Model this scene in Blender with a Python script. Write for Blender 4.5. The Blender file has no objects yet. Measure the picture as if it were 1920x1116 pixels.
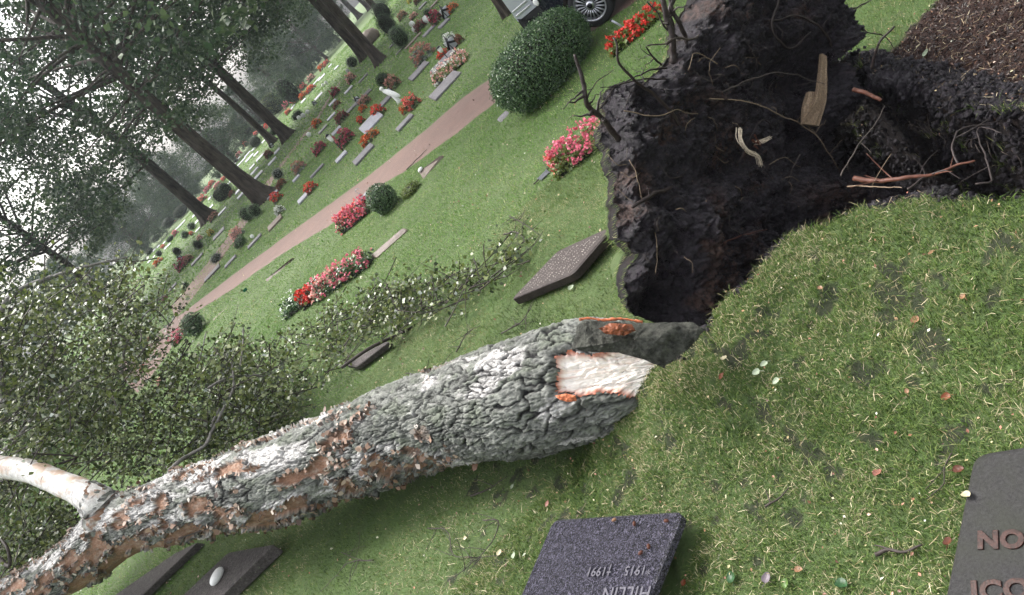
import bpy, math, random
import numpy as np
from mathutils import Vector, Matrix
sc = bpy.context.scene
random.seed(7); RNG = np.random.default_rng(11)
# ------------------------------------------------------------------ camera
CAMH, FPX, PIT, ROLL = 2.4, 1450.0, math.radians(22.6), math.radians(47.0)
cP, sP = math.cos(PIT), math.sin(PIT)
cR, sR = math.cos(ROLL), math.sin(ROLL)
Fw = np.array([0, cP, -sP]); U0 = np.array([0, sP, cP]); R0 = np.array([1.0, 0, 0])
Xc = cR*R0 - sR*U0; Yc = sR*R0 + cR*U0
cam = bpy.data.objects.new('camera', bpy.data.cameras.new('camera'))
sc.collection.objects.link(cam)
cam.matrix_world = Matrix(((Xc[0], Yc[0], -Fw[0], 0), (Xc[1], Yc[1], -Fw[1], 0), (Xc[2], Yc[2], -Fw[2], CAMH), (0, 0, 0, 1)))
cam.data.sensor_width = 36; cam.data.lens = 36*FPX/1920; cam.data.clip_end = 3000; cam.data.clip_start = 0.05
sc.camera = cam
# ------------------------------------------------------------------ world, sun, exposure
SUN_EL, SUN_AZ = 55, -25
w = bpy.data.worlds.new('World'); sc.world = w; w.use_nodes = True
nt = w.node_tree; bg = nt.nodes['Background']
sky = nt.nodes.new('ShaderNodeTexSky'); sky.sky_type = 'NISHITA'; sky.sun_disc = False
sky.sun_elevation = math.radians(SUN_EL); sky.sun_rotation = math.radians(SUN_AZ)
sky.dust_density = 6; sky.air_density = 1.5; sky.ozone_density = 1.0
hs = nt.nodes.new('ShaderNodeHueSaturation'); hs.inputs['Saturation'].default_value = 0.22
nt.links.new(sky.outputs[0], hs.inputs['Color']); nt.links.new(hs.outputs[0], bg.inputs[0])
bg.inputs[1].default_value = 0.15
sun = bpy.data.objects.new('sun', bpy.data.lights.new('sun', 'SUN')); sc.collection.objects.link(sun)
sun.data.energy = 1.5; sun.data.angle = math.radians(20); sun.data.color = (1, .97, .92)
_a, _e = math.radians(SUN_AZ), math.radians(SUN_EL)
sd = Vector((math.sin(_a)*math.cos(_e), math.cos(_a)*math.cos(_e), math.sin(_e)))
sun.rotation_euler = sd.to_track_quat('Z', 'Y').to_euler()
sc.view_settings.view_transform = 'Standard'; sc.view_settings.look = 'None'
sc.view_settings.gamma = 1; sc.view_settings.use_curve_mapping = False
sc.view_settings.exposure = 1.55
# ------------------------------------------------------------------ maths helpers
def ray(px, py):
    d = Fw*FPX + Xc*(px-960) - Yc*(py-558)
    return d/FPX                                     # depth 1 along the view axis
def P(px, py, depth): return np.array([0, 0, CAMH]) + ray(px, py)*depth
def G0(px, py, z=0.0):
    d = ray(px, py); return np.array([0, 0, CAMH]) + d*((z-CAMH)/d[2])
def gdepth(px, py, z=0.0): return (z-CAMH)/ray(px, py)[2]
def pproj(V):
    q = V - np.array([0, 0, CAMH]); dz = q@Fw
    return 960 + FPX*(q@Xc)/dz, 558 - FPX*(q@Yc)/dz, dz
def sst(a, b, x):
    t = np.clip((x-a)/(b-a), 0, 1); return t*t*(3-2*t)
def _h(ix, iy, iz, s):
    n = (ix*374761393 + iy*668265263 + iz*2147483647 + s*1274126177) & 0xffffffff
    n = ((n ^ (n >> 13))*1274126177) & 0xffffffff
    n = ((n ^ (n >> 16))*2246822519) & 0xffffffff
    return ((n ^ (n >> 15)) & 0xffffff)/float(0xffffff)
def vn(p, s=0):
    f = np.floor(p).astype(np.int64); t = p-f; t = t*t*(3-2*t)
    o = 0
    for i in (0, 1):
        for j in (0, 1):
            for k in (0, 1):
                o = o + _h(f[:, 0]+i, f[:, 1]+j, f[:, 2]+k, s)*(t[:, 0] if i else 1-t[:, 0])*(t[:, 1] if j else 1-t[:, 1])*(t[:, 2] if k else 1-t[:, 2])
    return o
def fbm(p, oct=4, s=0, g=.5):
    o = 0; a = 1; m = 0
    for i in range(oct):
        o = o + a*vn(p*(2.03**i)+i*17.3, s+i); m += a; a *= g
    return o/m
def cells(u, v, s=0):                                # 2-D voronoi: F1, F2, cell random
    iu, iv = np.floor(u).astype(np.int64), np.floor(v).astype(np.int64)
    F1 = np.full(u.shape, 9.); F2 = F1.copy(); ID = F1.copy()
    for a in (-1, 0, 1):
        for b in (-1, 0, 1):
            cu, cv = iu+a, iv+b
            d = np.hypot(cu+_h(cu, cv, cu*0, s)-u, cv+_h(cu, cv, cu*0, s+5)-v)
            r = _h(cu, cv, cu*0, s+9); n1 = d < F1
            F2 = np.where(n1, F1, np.minimum(F2, d)); ID = np.where(n1, r, ID); F1 = np.where(n1, d, F1)
    return F1, F2, ID
def segd(X, Y, pts):                                 # distance, side and parameter to a polyline
    pts = [np.asarray(q, float) for q in pts]; best = np.full(X.shape, 1e9); side = np.zeros(X.shape); par = np.zeros(X.shape)
    for i in range(len(pts)-1):
        a, b = pts[i][:2], pts[i+1][:2]; d = b-a; L = d@d
        t = np.clip(((X-a[0])*d[0]+(Y-a[1])*d[1])/L, 0, 1)
        q = np.hypot(X-a[0]-t*d[0], Y-a[1]-t*d[1])
        m = q < best; best = np.where(m, q, best)
        side = np.where(m, np.sign(d[0]*(Y-a[1])-d[1]*(X-a[0])), side); par = np.where(m, i+t, par)
    return best, side, par
def inpoly(X, Y, pts):
    c = np.zeros(X.shape, bool); n = len(pts); j = n-1
    for i in range(n):
        xi, yi, xj, yj = pts[i][0], pts[i][1], pts[j][0], pts[j][1]
        if yi != yj: c ^= ((yi > Y) != (yj > Y)) & (X < (xj-xi)*(Y-yi)/(yj-yi)+xi)
        j = i
    return c
def sdpoly(X, Y, pts):                               # positive inside
    d, _, _ = segd(X, Y, list(pts)+[pts[0]]); return np.where(inpoly(X, Y, pts), d, -d)
# ------------------------------------------------------------------ mesh helpers
def mesh(name, V, F, mats=(), attrs=None, smooth=True, uv=None, midx=None):
    V = np.asarray(V, dtype=np.float32).reshape(-1, 3)
    if isinstance(F, np.ndarray): F = [F]
    F = [np.asarray(f, dtype=np.int32) for f in F if len(f)]
    me = bpy.data.meshes.new(name); me.vertices.add(len(V)); me.vertices.foreach_set('co', V.ravel())
    tot = np.concatenate([np.full(len(f), f.shape[1], np.int32) for f in F])
    li = np.concatenate([f.ravel() for f in F])
    me.loops.add(len(li)); me.loops.foreach_set('vertex_index', li)
    me.polygons.add(len(tot)); me.polygons.foreach_set('loop_start', np.concatenate([[0], np.cumsum(tot)[:-1]]).astype(np.int32))
    me.polygons.foreach_set('loop_total', tot)
    me.polygons.foreach_set('use_smooth', np.full(len(tot), smooth, bool))
    if midx is not None: me.polygons.foreach_set('material_index', np.asarray(midx, np.int32))
    for m in (mats if isinstance(mats, (list, tuple)) else [mats]): me.materials.append(m)
    if uv is not None:
        l = me.uv_layers.new(name='UVMap'); l.data.foreach_set('uv', np.asarray(uv, np.float32)[li].ravel())
    for k, a in (attrs or {}).items():
        at = me.attributes.new(k, 'FLOAT', 'POINT'); at.data.foreach_set('value', np.asarray(a, np.float32))
    me.update(calc_edges=True); return me
def link(name, me, parent=None, loc=None, label=None):
    o = bpy.data.objects.new(name, me); sc.collection.objects.link(o)
    if parent is not None: o.parent = parent
    if loc is not None: o.location = loc
    if label: o['label'] = label
    return o
def tag(o, label, cat, group=None, kind=None):
    if label: o['label'] = label
    if cat: o['category'] = cat
    if group: o['group'] = group
    if kind: o['kind'] = kind
    return o
def thing(name, label, cat, loc=(0, 0, 0), rz=0, group=None, kind=None):
    o = bpy.data.objects.new(name, None); sc.collection.objects.link(o); o.empty_display_size = .1
    o.location = loc; o.rotation_euler = (0, 0, rz); return tag(o, label, cat, group, kind)
def dup(root, label, loc, rz=0, scale=(1, 1, 1), group=None):
    r = root.copy(); sc.collection.objects.link(r); r.location = loc; r.rotation_euler = (0, 0, rz); r.scale = scale
    r['label'] = label
    if group: r['group'] = group
    elif 'group' in r: del r['group']
    for ch in list(root.children):
        c = ch.copy(); sc.collection.objects.link(c); c.parent = r
        for g in ch.children:
            d = g.copy(); sc.collection.objects.link(d); d.parent = c
    return r
class MB:                                            # collects pieces into one mesh
    def __init__(s): s.V = []; s.F = {}; s.A = []; s.n = 0
    def add(s, V, F, a=0.0):
        V = np.asarray(V, float); s.V.append(V); s.A.append(np.full(len(V), a) if np.isscalar(a) else a)
        for f in (F if isinstance(F, list) else [F]):
            f = np.asarray(f)
            if len(f): s.F.setdefault(f.shape[1], []).append(f+s.n)
        s.n += len(V); return s
    def build(s, name, mat, parent=None, smooth=True, off=None, label=None, loc=None):
        V = np.concatenate(s.V)
        if off is not None: V = V-np.asarray(off)
        me = mesh(name, V, [np.concatenate(f) for f in s.F.values()], mat, {'rnd': np.concatenate(s.A)}, smooth)
        return link(name, me, parent, label=label, loc=loc)
def tube(pts, rad, seg=8, rough=0, cap=True):
    pts = np.asarray(pts, float); n = len(pts); rad = np.broadcast_to(np.asarray(rad, float), (n,))
    T = np.gradient(pts, axis=0); T /= np.linalg.norm(T, axis=1)[:, None]+1e-9
    ref = np.array([.13, .21, .97]); 
    if abs(T[0]@ref) > .9: ref = np.array([.97, .1, .2])
    A = np.cross(T, ref); A /= np.linalg.norm(A, axis=1)[:, None]+1e-9; B = np.cross(T, A)
    th = np.linspace(0, 2*math.pi, seg, endpoint=False)
    r = rad[:, None]*np.ones(seg)
    if rough: r = r*(1+RNG.uniform(-rough, rough, (n, seg)))
    V = pts[:, None]+(A[:, None]*np.cos(th)[None, :, None]+B[:, None]*np.sin(th)[None, :, None])*r[:, :, None]
    i, j = np.meshgrid(np.arange(n-1), np.arange(seg), indexing='ij'); j2 = (j+1) % seg
    F = np.stack([i*seg+j, i*seg+j2, (i+1)*seg+j2, (i+1)*seg+j], -1).reshape(-1, 4)
    V = V.reshape(-1, 3); Fs = [F]
    if cap: Fs.append(np.array([list(range(seg))[::-1], [(n-1)*seg+k for k in range(seg)]]))
    return V, Fs
def box(x0, x1, y0, y1, z0, z1, bev=0.0):
    bb = bev
    if bb <= 0:
        V = [(x, y, z) for x in (x0, x1) for y in (y0, y1) for z in (z0, z1)]
        return np.array(V, float), np.array([(0, 1, 3, 2), (4, 6, 7, 5), (0, 4, 5, 1), (2, 3, 7, 6), (0, 2, 6, 4), (1, 5, 7, 3)])
    V = []; q = [(x0, y0), (x1, y0), (x1, y1), (x0, y1)]
    def ring(ins, z):
        for (x, y), (sx, sy) in zip(q, ((1, 1), (-1, 1), (-1, -1), (1, -1))):
            a = bb
            c = [(x+sx*(ins+a), y+sy*ins), (x+sx*ins, y+sy*(ins+a))]
            if sx*sy > 0: c = c[::-1]
            V.extend([(cx, cy, z) for cx, cy in c])
    ring(bb, z0); ring(0, z0+bb); ring(0, z1-bb); ring(bb, z1)
    F = []
    for k in range(3):
        for j in range(8): F.append((k*8+j, k*8+(j+1) % 8, (k+1)*8+(j+1) % 8, (k+1)*8+j))
    return np.array(V, float), [np.array(F), np.array([list(range(8))[::-1], list(range(24, 32))])]
def rot2(V, a, c=(0, 0)):
    V = np.array(V, float); ca, sa = math.cos(a), math.sin(a)
    x = V[:, 0]-c[0]; y = V[:, 1]-c[1]; V[:, 0] = c[0]+x*ca-y*sa; V[:, 1] = c[1]+x*sa+y*ca; return V
def cards(C, size, n_bias=None, bias=.5, asp=.6, fold=.15, rng=RNG):
    """leaf-shaped rhombus cards at points C"""
    n = len(C); size = np.broadcast_to(size, (n,))
    N = rng.normal(size=(n, 3))
    if n_bias is not None: N = N*(1-bias)+np.asarray(n_bias)*bias*1.6
    N /= np.linalg.norm(N, axis=1)[:, None]+1e-9
    A = np.cross(N, rng.normal(size=(n, 3))); A /= np.linalg.norm(A, axis=1)[:, None]+1e-9; B = np.cross(N, A)
    s = size[:, None]; f = fold*s*N
    V = np.stack([C-A*s*.5, C-B*s*asp*.5+f*.6+A*s*.06, C+A*s*.5, C+B*s*asp*.5+f*.6+A*s*.06], 1).reshape(-1, 3)
    F = np.arange(4*n).reshape(n, 4)
    return V, F, np.repeat(rng.uniform(0, 1, n), 4)
# ------------------------------------------------------------------ materials
def M(name): 
    m = bpy.data.materials.new(name); m.use_nodes = True; b = m.node_tree.nodes['Principled BSDF']; return m, m.node_tree, b
def N(t, k, **kw):
    n = t.nodes.new(k)
    for a, v in kw.items():
        if hasattr(n, a): setattr(n, a, v)
        else: n.inputs[a.replace('_', ' ')].default_value = v
    return n
def ramp(t, src, stops, interp='LINEAR'):
    r = t.nodes.new('ShaderNodeValToRGB'); r.color_ramp.interpolation = interp
    e = r.color_ramp.elements
    while len(e) < len(stops): e.new(.5)
    for k, (p, c) in zip(e, stops): k.position = p; k.color = (*c, 1) if len(c) == 3 else c
    t.links.new(src, r.inputs[0]); return r.outputs[0]
def noise(t, scale, detail=4, rough=.55, vec=None, dist=0):
    n = t.nodes.new('ShaderNodeTexNoise'); n.inputs['Scale'].default_value = scale; n.inputs['Detail'].default_value = detail
    n.inputs['Roughness'].default_value = rough; n.inputs['Distortion'].default_value = dist
    if vec is None: vec = t.nodes.new('ShaderNodeTexCoord').outputs['Object']
    t.links.new(vec, n.inputs['Vector']); return n.outputs['Fac']
def attr(t, name):
    a = t.nodes.new('ShaderNodeAttribute'); a.attribute_name = name; return a.outputs['Fac']
def mix(t, f, a, b):
    m = t.nodes.new('ShaderNodeMix'); m.data_type = 'RGBA'
    for s, k in ((f, 0), (a, 6), (b, 7)):
        if isinstance(s, (int, float)): m.inputs[k].default_value = s
        elif isinstance(s, tuple): m.inputs[k].default_value = (*s, 1)
        else: t.links.new(s, m.inputs[k])
    return m.outputs[2]
def bump(t, b, h, dist=.01, strength=1):
    n = t.nodes.new('ShaderNodeBump'); n.inputs['Distance'].default_value = dist; n.inputs['Strength'].default_value = strength
    t.links.new(h, n.inputs['Height']); t.links.new(n.outputs[0], b.inputs['Normal'])
def math_(t, op, a, b=None, clamp=False):
    n = t.nodes.new('ShaderNodeMath'); n.operation = op; n.use_clamp = clamp
    for s, k in ((a, 0), (b, 1)):
        if s is None: continue
        if isinstance(s, (int, float)): n.inputs[k].default_value = s
        else: t.links.new(s, n.inputs[k])
    return n.outputs[0]
def leafmat(name, stops, rough=.5, trans=.25, spec=.5):
    m, t, b = M(name); c = ramp(t, attr(t, 'rnd'), stops); t.links.new(c, b.inputs['Base Color'])
    b.inputs['Roughness'].default_value = rough; b.inputs['Specular IOR Level'].default_value = spec
    if trans:
        tr = t.nodes.new('ShaderNodeBsdfTranslucent'); t.links.new(c, tr.inputs[0]); mx = t.nodes.new('ShaderNodeMixShader')
        mx.inputs[0].default_value = trans; out = t.nodes['Material Output']
        t.links.new(b.outputs[0], mx.inputs[1]); t.links.new(tr.outputs[0], mx.inputs[2]); t.links.new(mx.outputs[0], out.inputs[0])
    return m
def stone(name, c1, c2, rough=.55, scale=40, bumpd=.004, spec=.22, lichen=0):
    m, t, b = M(name); f = noise(t, scale, 6, .7); c = mix(t, ramp(t, f, [(.35, (0, 0, 0)), (.65, (1, 1, 1))]), c1, c2)
    g = noise(t, scale*.15, 5, .6); c = mix(t, ramp(t, g, [(.45, (0, 0, 0)), (.75, (.45, .45, .45))]), c, tuple(.5*x for x in c1))
    if lichen: c = mix(t, ramp(t, noise(t, scale*.4, 6, .8), [(.58, (0, 0, 0)), (.64, (lichen,)*3)]), c, (.22, .24, .17))
    t.links.new(c, b.inputs['Base Color']); b.inputs['Roughness'].default_value = rough; b.inputs['Specular IOR Level'].default_value = spec
    bump(t, b, noise(t, scale*1.3, 6, .75), bumpd); return m
def plain(name, c, rough=.5, metal=0, nscale=30, var=.25):
    m, t, b = M(name); f = noise(t, nscale, 5, .6)
    t.links.new(mix(t, ramp(t, f, [(.3, (0, 0, 0)), (.7, (1, 1, 1))]), tuple(x*(1-var) for x in c), tuple(min(1, x*(1+var)) for x in c)), b.inputs['Base Color'])
    b.inputs['Roughness'].default_value = rough; b.inputs['Specular IOR Level'].default_value = .2; b.inputs['Metallic'].default_value = metal; bump(t, b, f, .001); return m

# ground
mg, t, b = M('lawn_ground')
n1 = noise(t, .35, 5, .6); n2 = noise(t, 9, 6, .7); n3 = noise(t, 70, 5, .75); n4 = noise(t, 1.6, 5, .65)
g = mix(t, ramp(t, n4, [(.3, (0, 0, 0)), (.7, (1, 1, 1))]), (.045, .085, .02), (.08, .135, .034))
g = mix(t, ramp(t, n1, [(.4, (0, 0, 0)), (.66, (.8, .8, .8))]), g, (.11, .155, .06))
g = mix(t, ramp(t, n2, [(.45, (0, 0, 0)), (.75, (.55, .55, .55))]), g, (.09, .095, .045))
g = mix(t, ramp(t, n3, [(.3, (.65, .65, .65)), (.55, (0, 0, 0))]), g, (.04, .06, .02))
tc = t.nodes.new('ShaderNodeTexCoord').outputs['Object']
vor = t.nodes.new('ShaderNodeTexVoronoi'); vor.inputs['Scale'].default_value = 5; t.links.new(tc, vor.inputs['Vector'])
g = mix(t, ramp(t, vor.outputs['Distance'], [(.0, (.8, .8, .8)), (.09, (0, 0, 0))]), g, (.22, .22, .14))
sp = noise(t, 55, 5, .8); s2 = noise(t, 14, 5, .7)
soilc = mix(t, ramp(t, sp, [(.4, (0, 0, 0)), (.66, (1, 1, 1))]), (.004, .003, .004), (.022, .016, .017))  # near-black soil, the shade of the hole is put into its colour
soilc = mix(t, ramp(t, s2, [(.5, (0, 0, 0)), (.72, (.8, .8, .8))]), soilc, (.04, .024, .019))
mulc = mix(t, ramp(t, noise(t, 120, 5, .8), [(.38, (0, 0, 0)), (.66, (1, 1, 1))]), (.008, .0045, .0035), (.055, .025, .018))
g = mix(t, attr(t, 'mulch'), g, mulc); g = mix(t, attr(t, 'soil'), g, soilc)
t.links.new(g, b.inputs['Base Color']); b.inputs['Roughness'].default_value = .8; b.inputs['Specular IOR Level'].default_value = .25
bump(t, b, math_(t, 'ADD', noise(t, 60, 6, .8), math_(t, 'MULTIPLY', noise(t, 18, 4, .6), .8)), .02)
MG = mg
m, t, b = M('gravel_path'); f = noise(t, 90, 6, .8); f2 = noise(t, 3, 5, .7)
c = mix(t, ramp(t, f, [(.3, (0, 0, 0)), (.7, (1, 1, 1))]), (.07, .038, .029), (.225, .13, .105))
c = mix(t, ramp(t, f2, [(.4, (0, 0, 0)), (.7, (.6, .6, .6))]), c, (.10, .065, .05)); t.links.new(c, b.inputs['Base Color'])
b.inputs['Roughness'].default_value = .75; bump(t, b, f, .01); MPATH = m
# wet soil of the root plate
m, t, b = M('wet_soil'); f = noise(t, 95, 8, .9); f2 = noise(t, 9, 6, .7)
c = mix(t, ramp(t, f, [(.35, (0, 0, 0)), (.68, (1, 1, 1))]), (.008, .005, .009), (.088, .068, .092))
c = mix(t, attr(t, 'red'), c, mix(t, ramp(t, f, [(.3, (0, 0, 0)), (.7, (1, 1, 1))]), (.06, .028, .020), (.26, .15, .115)))
t.links.new(mix(t, ramp(t, noise(t, 38, 4, .7), [(.4, (.85, .85, .85)), (.6, (0, 0, 0))]), c, (.006, .004, .006)), b.inputs['Base Color'])
t.links.new(ramp(t, f2, [(.38, (.25, .25, .25)), (.55, (.85, .85, .85))]), b.inputs['Roughness']); b.inputs['Specular IOR Level'].default_value = .5
bump(t, b, math_(t, 'ADD', f, noise(t, 25, 5, .7)), .05); MSOIL = m
# bark
m, t, b = M('birch_bark'); uvn = t.nodes.new('ShaderNodeUVMap').outputs[0]
mp = N(t, 'ShaderNodeMapping'); mp.inputs['Scale'].default_value = (1, 2.2, 1); t.links.new(uvn, mp.inputs[0]); v = mp.outputs[0]
a1 = noise(t, 9, 6, .7, v); a2 = noise(t, 45, 6, .75, v); a3 = noise(t, 5, 5, .6, v)
c = mix(t, ramp(t, a1, [(.35, (0, 0, 0)), (.65, (1, 1, 1))]), (.115, .12, .105), (.33, .34, .305))
c = mix(t, ramp(t, a2, [(.35, (.75, .75, .75)), (.55, (0, 0, 0))]), c, (.075, .075, .072))
c = mix(t, ramp(t, a3, [(.5, (0, 0, 0)), (.6, (.7, .7, .7))]), c, (.15, .17, .125))
c = mix(t, ramp(t, noise(t, 2.2, 6, .75, v), [(.48, (0, 0, 0)), (.66, (.7, .7, .7))]), c, (.06, .06, .06))
c = mix(t, attr(t, 'white'), c, mix(t, ramp(t, a2, [(.35, (0, 0, 0)), (.6, (1, 1, 1))]), (.24, .23, .22), (.66, .64, .62)))
oc = mix(t, ramp(t, a2, [(.3, (0, 0, 0)), (.7, (1, 1, 1))]), (.15, .07, .04), (.36, .21, .135))
oc = mix(t, ramp(t, a1, [(.5, (0, 0, 0)), (.7, (.8, .8, .8))]), oc, (.42, .34, .28))
c = mix(t, attr(t, 'peel'), c, oc)
c = mix(t, math_(t, 'MULTIPLY', attr(t, 'cell'), .75), c, (.055, .055, .052)); c = mix(t, attr(t, 'crack'), c, (.010, .009, .010)); t.links.new(c, b.inputs['Base Color'])
b.inputs['Roughness'].default_value = .65; b.inputs['Specular IOR Level'].default_value = .25; bump(t, b, math_(t, 'ADD', a2, a1), .014); MBARK = m
m, t, b = M('white_bark'); f = noise(t, 30, 6, .7); f2 = noise(t, 6, 5, .6)
c = mix(t, ramp(t, f, [(.3, (0, 0, 0)), (.6, (1, 1, 1))]), (.33, .30, .28), (.72, .69, .66)); c = mix(t, ramp(t, f2, [(.5, (0, 0, 0)), (.62, (.8, .8, .8))]), c, (.42, .27, .18))
mp = N(t, 'ShaderNodeMapping'); mp.inputs['Scale'].default_value = (40, 4, 1); t.links.new(t.nodes.new('ShaderNodeUVMap').outputs[0], mp.inputs[0])
c = mix(t, ramp(t, noise(t, 1, 4, .6, mp.outputs[0]), [(.30, (.9, .9, .9)), (.38, (0, 0, 0))]), c, (.05, .045, .045))
t.links.new(c, b.inputs['Base Color']); b.inputs['Roughness'].default_value = .5; bump(t, b, f, .004); MWBARK = m
m, t, b = M('torn_wood'); mp = N(t, 'ShaderNodeMapping'); mp.inputs['Scale'].default_value = (2.5, 45, 1); t.links.new(t.nodes.new('ShaderNodeUVMap').outputs[0], mp.inputs[0])
f = noise(t, 1, 6, .7, mp.outputs[0]); c = mix(t, ramp(t, f, [(.3, (0, 0, 0)), (.5, (1, 1, 1))]), (.80, .62, .50), (.96, .91, .84))
c = mix(t, attr(t, 'edge'), c, (.40, .10, .04)); t.links.new(c, b.inputs['Base Color']); b.inputs['Roughness'].default_value = .6; bump(t, b, f, .006); MWOOD = m
MORANGE = plain('inner_bark', (.42, .13, .06), .6, nscale=60, var=.5); MWOUND = plain('wound_bark', (.16, .05, .022), .5, nscale=50, var=.8)
m, t, b = M('mossy_bark'); f = noise(t, 22, 6, .75); f2 = noise(t, 90, 5, .8)
c = mix(t, ramp(t, f, [(.35, (0, 0, 0)), (.6, (1, 1, 1))]), (.02, .019, .017), (.09, .092, .075)); c = mix(t, ramp(t, f2, [(.5, (0, 0, 0)), (.7, (.7, .7, .7))]), c, (.16, .165, .14))
t.links.new(c, b.inputs['Base Color']); b.inputs['Roughness'].default_value = .7; b.inputs['Specular IOR Level'].default_value = .2; bump(t, b, math_(t, 'ADD', f, f2), .02); MMOSS = m
MTWIG = plain('twig_bark', (.04, .032, .028), .6, nscale=60); MGTWIG = plain('grey_twig_bark', (.15, .14, .13), .6, nscale=40, var=.5)
MROOT = plain('root_skin', (.026, .019, .018), .45, nscale=80, var=.6); MPROOT = plain('pale_root', (.17, .125, .085), .6, nscale=80, var=.4)
MRROOT = plain('red_root', (.075, .028, .018), .5, nscale=60, var=.4); MSPLINT = plain('old_wood', (.21, .15, .10), .6, nscale=120, var=.5)
m, t, b = M('tree_bark'); mp = N(t, 'ShaderNodeMapping'); mp.inputs['Scale'].default_value = (1, 1, .22); t.links.new(t.nodes.new('ShaderNodeTexCoord').outputs['Object'], mp.inputs[0])
f = noise(t, 9, 6, .7, mp.outputs[0]); f2 = noise(t, 1.2, 4, .6)
c = mix(t, ramp(t, f, [(.35, (0, 0, 0)), (.65, (1, 1, 1))]), (.018, .014, .012), (.085, .068, .056)); c = mix(t, ramp(t, f2, [(.5, (0, 0, 0)), (.7, (.5, .5, .5))]), c, (.10, .095, .075))
t.links.new(c, b.inputs['Base Color']); b.inputs['Roughness'].default_value = .8; b.inputs['Specular IOR Level'].default_value = .15; bump(t, b, f, .05); MTREE = m
LT = leafmat('tree_leaves', [(0, (.016, .034, .018)), (.5, (.034, .062, .03)), (1, (.075, .11, .05))], .6, .3, .25)
LO = leafmat('autumn_leaves', [(0, (.03, .04, .02)), (.5, (.08, .07, .03)), (1, (.16, .11, .06))], .5, .3)
LB = leafmat('birch_leaves', [(0, (.018, .03, .010)), (.35, (.06, .085, .025)), (.6, (.12, .15, .04)), (.82, (.17, .20, .06)), (.95, (.18, .20, .10)), (.985, (.33, .37, .30)), (1, (.5, .54, .5))], .38, .22, .5)  # near-white last stops paint glints on a few leaves
LH = leafmat('box_leaves', [(0, (.014, .042, .014)), (.55, (.048, .11, .034)), (1, (.15, .24, .09))], .28, .15, .7)
LL = leafmat('lime_leaves', [(0, (.07, .11, .02)), (.6, (.14, .19, .04)), (1, (.22, .24, .08))], .5, .2)
LD = leafmat('begonia_leaves', [(0, (.02, .04, .018)), (.6, (.045, .07, .025)), (1, (.10, .09, .04))], .4, .15)
LS = leafmat('silver_leaves', [(0, (.06, .08, .06)), (.6, (.16, .19, .17)), (1, (.32, .34, .30))], .6, .2)
LG = leafmat('lawn_blades', [(0, (.026, .045, .012)), (.25, (.06, .105, .024)), (.55, (.11, .18, .04)), (.78, (.17, .225, .065)), (.92, (.27, .26, .12)), (1, (.46, .41, .26))], .65, .3, .15)
LG2 = leafmat('far_blades', [(0, (.07, .15, .026)), (.5, (.135, .26, .052)), (.85, (.21, .33, .09)), (1, (.38, .40, .19))], .65, .3, .15)
LF = leafmat('litter', [(0, (.05, .025, .015)), (.25, (.16, .06, .03)), (.5, (.33, .20, .10)), (.7, (.40, .36, .18)), (.85, (.50, .52, .44)), (1, (.45, .16, .10))], .5, .1)
LFLAKE = leafmat('bark_flakes', [(0, (.05, .035, .03)), (.4, (.17, .09, .055)), (.75, (.33, .23, .17)), (1, (.5, .45, .40))], .6, .1)
LSTR = leafmat('straw', [(0, (.05, .04, .02)), (.4, (.22, .15, .07)), (1, (.55, .47, .30))], .5, 0)
LM = leafmat('mulch_bits', [(0, (.008, .004, .003)), (.6, (.026, .012, .008)), (.93, (.08, .035, .02)), (1, (.25, .17, .10))], .5, 0)
PET = {k: leafmat('petals_'+k, [(0, tuple(x*.62 for x in c)), (.7, c), (1, tuple(min(1, x*1.5+.05) for x in c))], .5, .25) for k, c in dict(
    pink=(.72, .16, .24), palepink=(.78, .40, .36), red=(.62, .035, .02), crimson=(.38, .04, .085), coral=(.75, .13, .11), orange=(.66, .13, .03),
    white=(.75, .76, .70), tan=(.42, .20, .15), yellow=(.70, .55, .08), rust=(.22, .05, .03), darkred=(.22, .03, .045)).items()}
MFR = plain('fibrous_root', (.065, .052, .045), .5, nscale=60, var=.6)
SG = dict(grey=stone('grey_granite', (.10, .095, .10), (.20, .19, .205)), grey2=0, dark=stone('dark_granite', (.07, .062, .064), (.15, .14, .145), .35),
          light=stone('light_granite', (.22, .22, .245), (.42, .42, .46), .4), brown=stone('brown_stone', (.12, .085, .07), (.20, .16, .14), lichen=.7),
          red=stone('red_granite', (.13, .05, .04), (.20, .09, .075), .4))
MBLACK = plain('black_metal', (.018, .018, .022), .35, .3); MWHITE = plain('white_ceramic', (.72, .72, .70), .35, var=.08)
MGREEN = plain('green_plastic', (.01, .12, .065), .4, var=.2); MSTEEL = plain('grey_steel', (.42, .43, .47), .35, .5, var=.15)
MGLASS, t, b = M('lamp_glass'); b.inputs['Base Color'].default_value = (.55, .57, .62, 1); b.inputs['Roughness'].default_value = .15; b.inputs['Alpha'].default_value = .75

# ------------------------------------------------------------------ terrain
RIMPX = [(1085, 905), (1118, 830), (1140, 770), (1185, 725), (1245, 686), (1310, 625), (1385, 540), (1480, 430), (1600, 392), (1750, 356), (1920, 368), (2150, 400), (2400, 430)]
RIMH = [.02, .12, .20, .26, .30, .30, .28, .27, .27, .27, .27, .27, .27]
RIM = [G0(x, y, h_)[:2] for (x, y), h_ in zip(RIMPX, RIMH)]
PITPX = [(1330, 560), (1480, 430), (1600, 392), (1750, 356), (1920, 368), (2150, 400), (2500, 460), (2500, 320), (2150, 280), (1920, 232), (1800, 205), (1700, 175), (1610, 140), (1500, 130), (1400, 250)]
PIT_ = [G0(x, y, .15 if i < 7 else 0)[:2] for i, (x, y) in enumerate(PITPX)]
MULPX = [(1655, 150), (1672, 95), (1705, 55), (1745, 15), (1790, -60), (1900, -200), (2600, -100), (2600, 300), (1920, 215), (1800, 190), (1720, 178)]
MUL = [G0(x, y)[:2] for x, y in MULPX]
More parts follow.
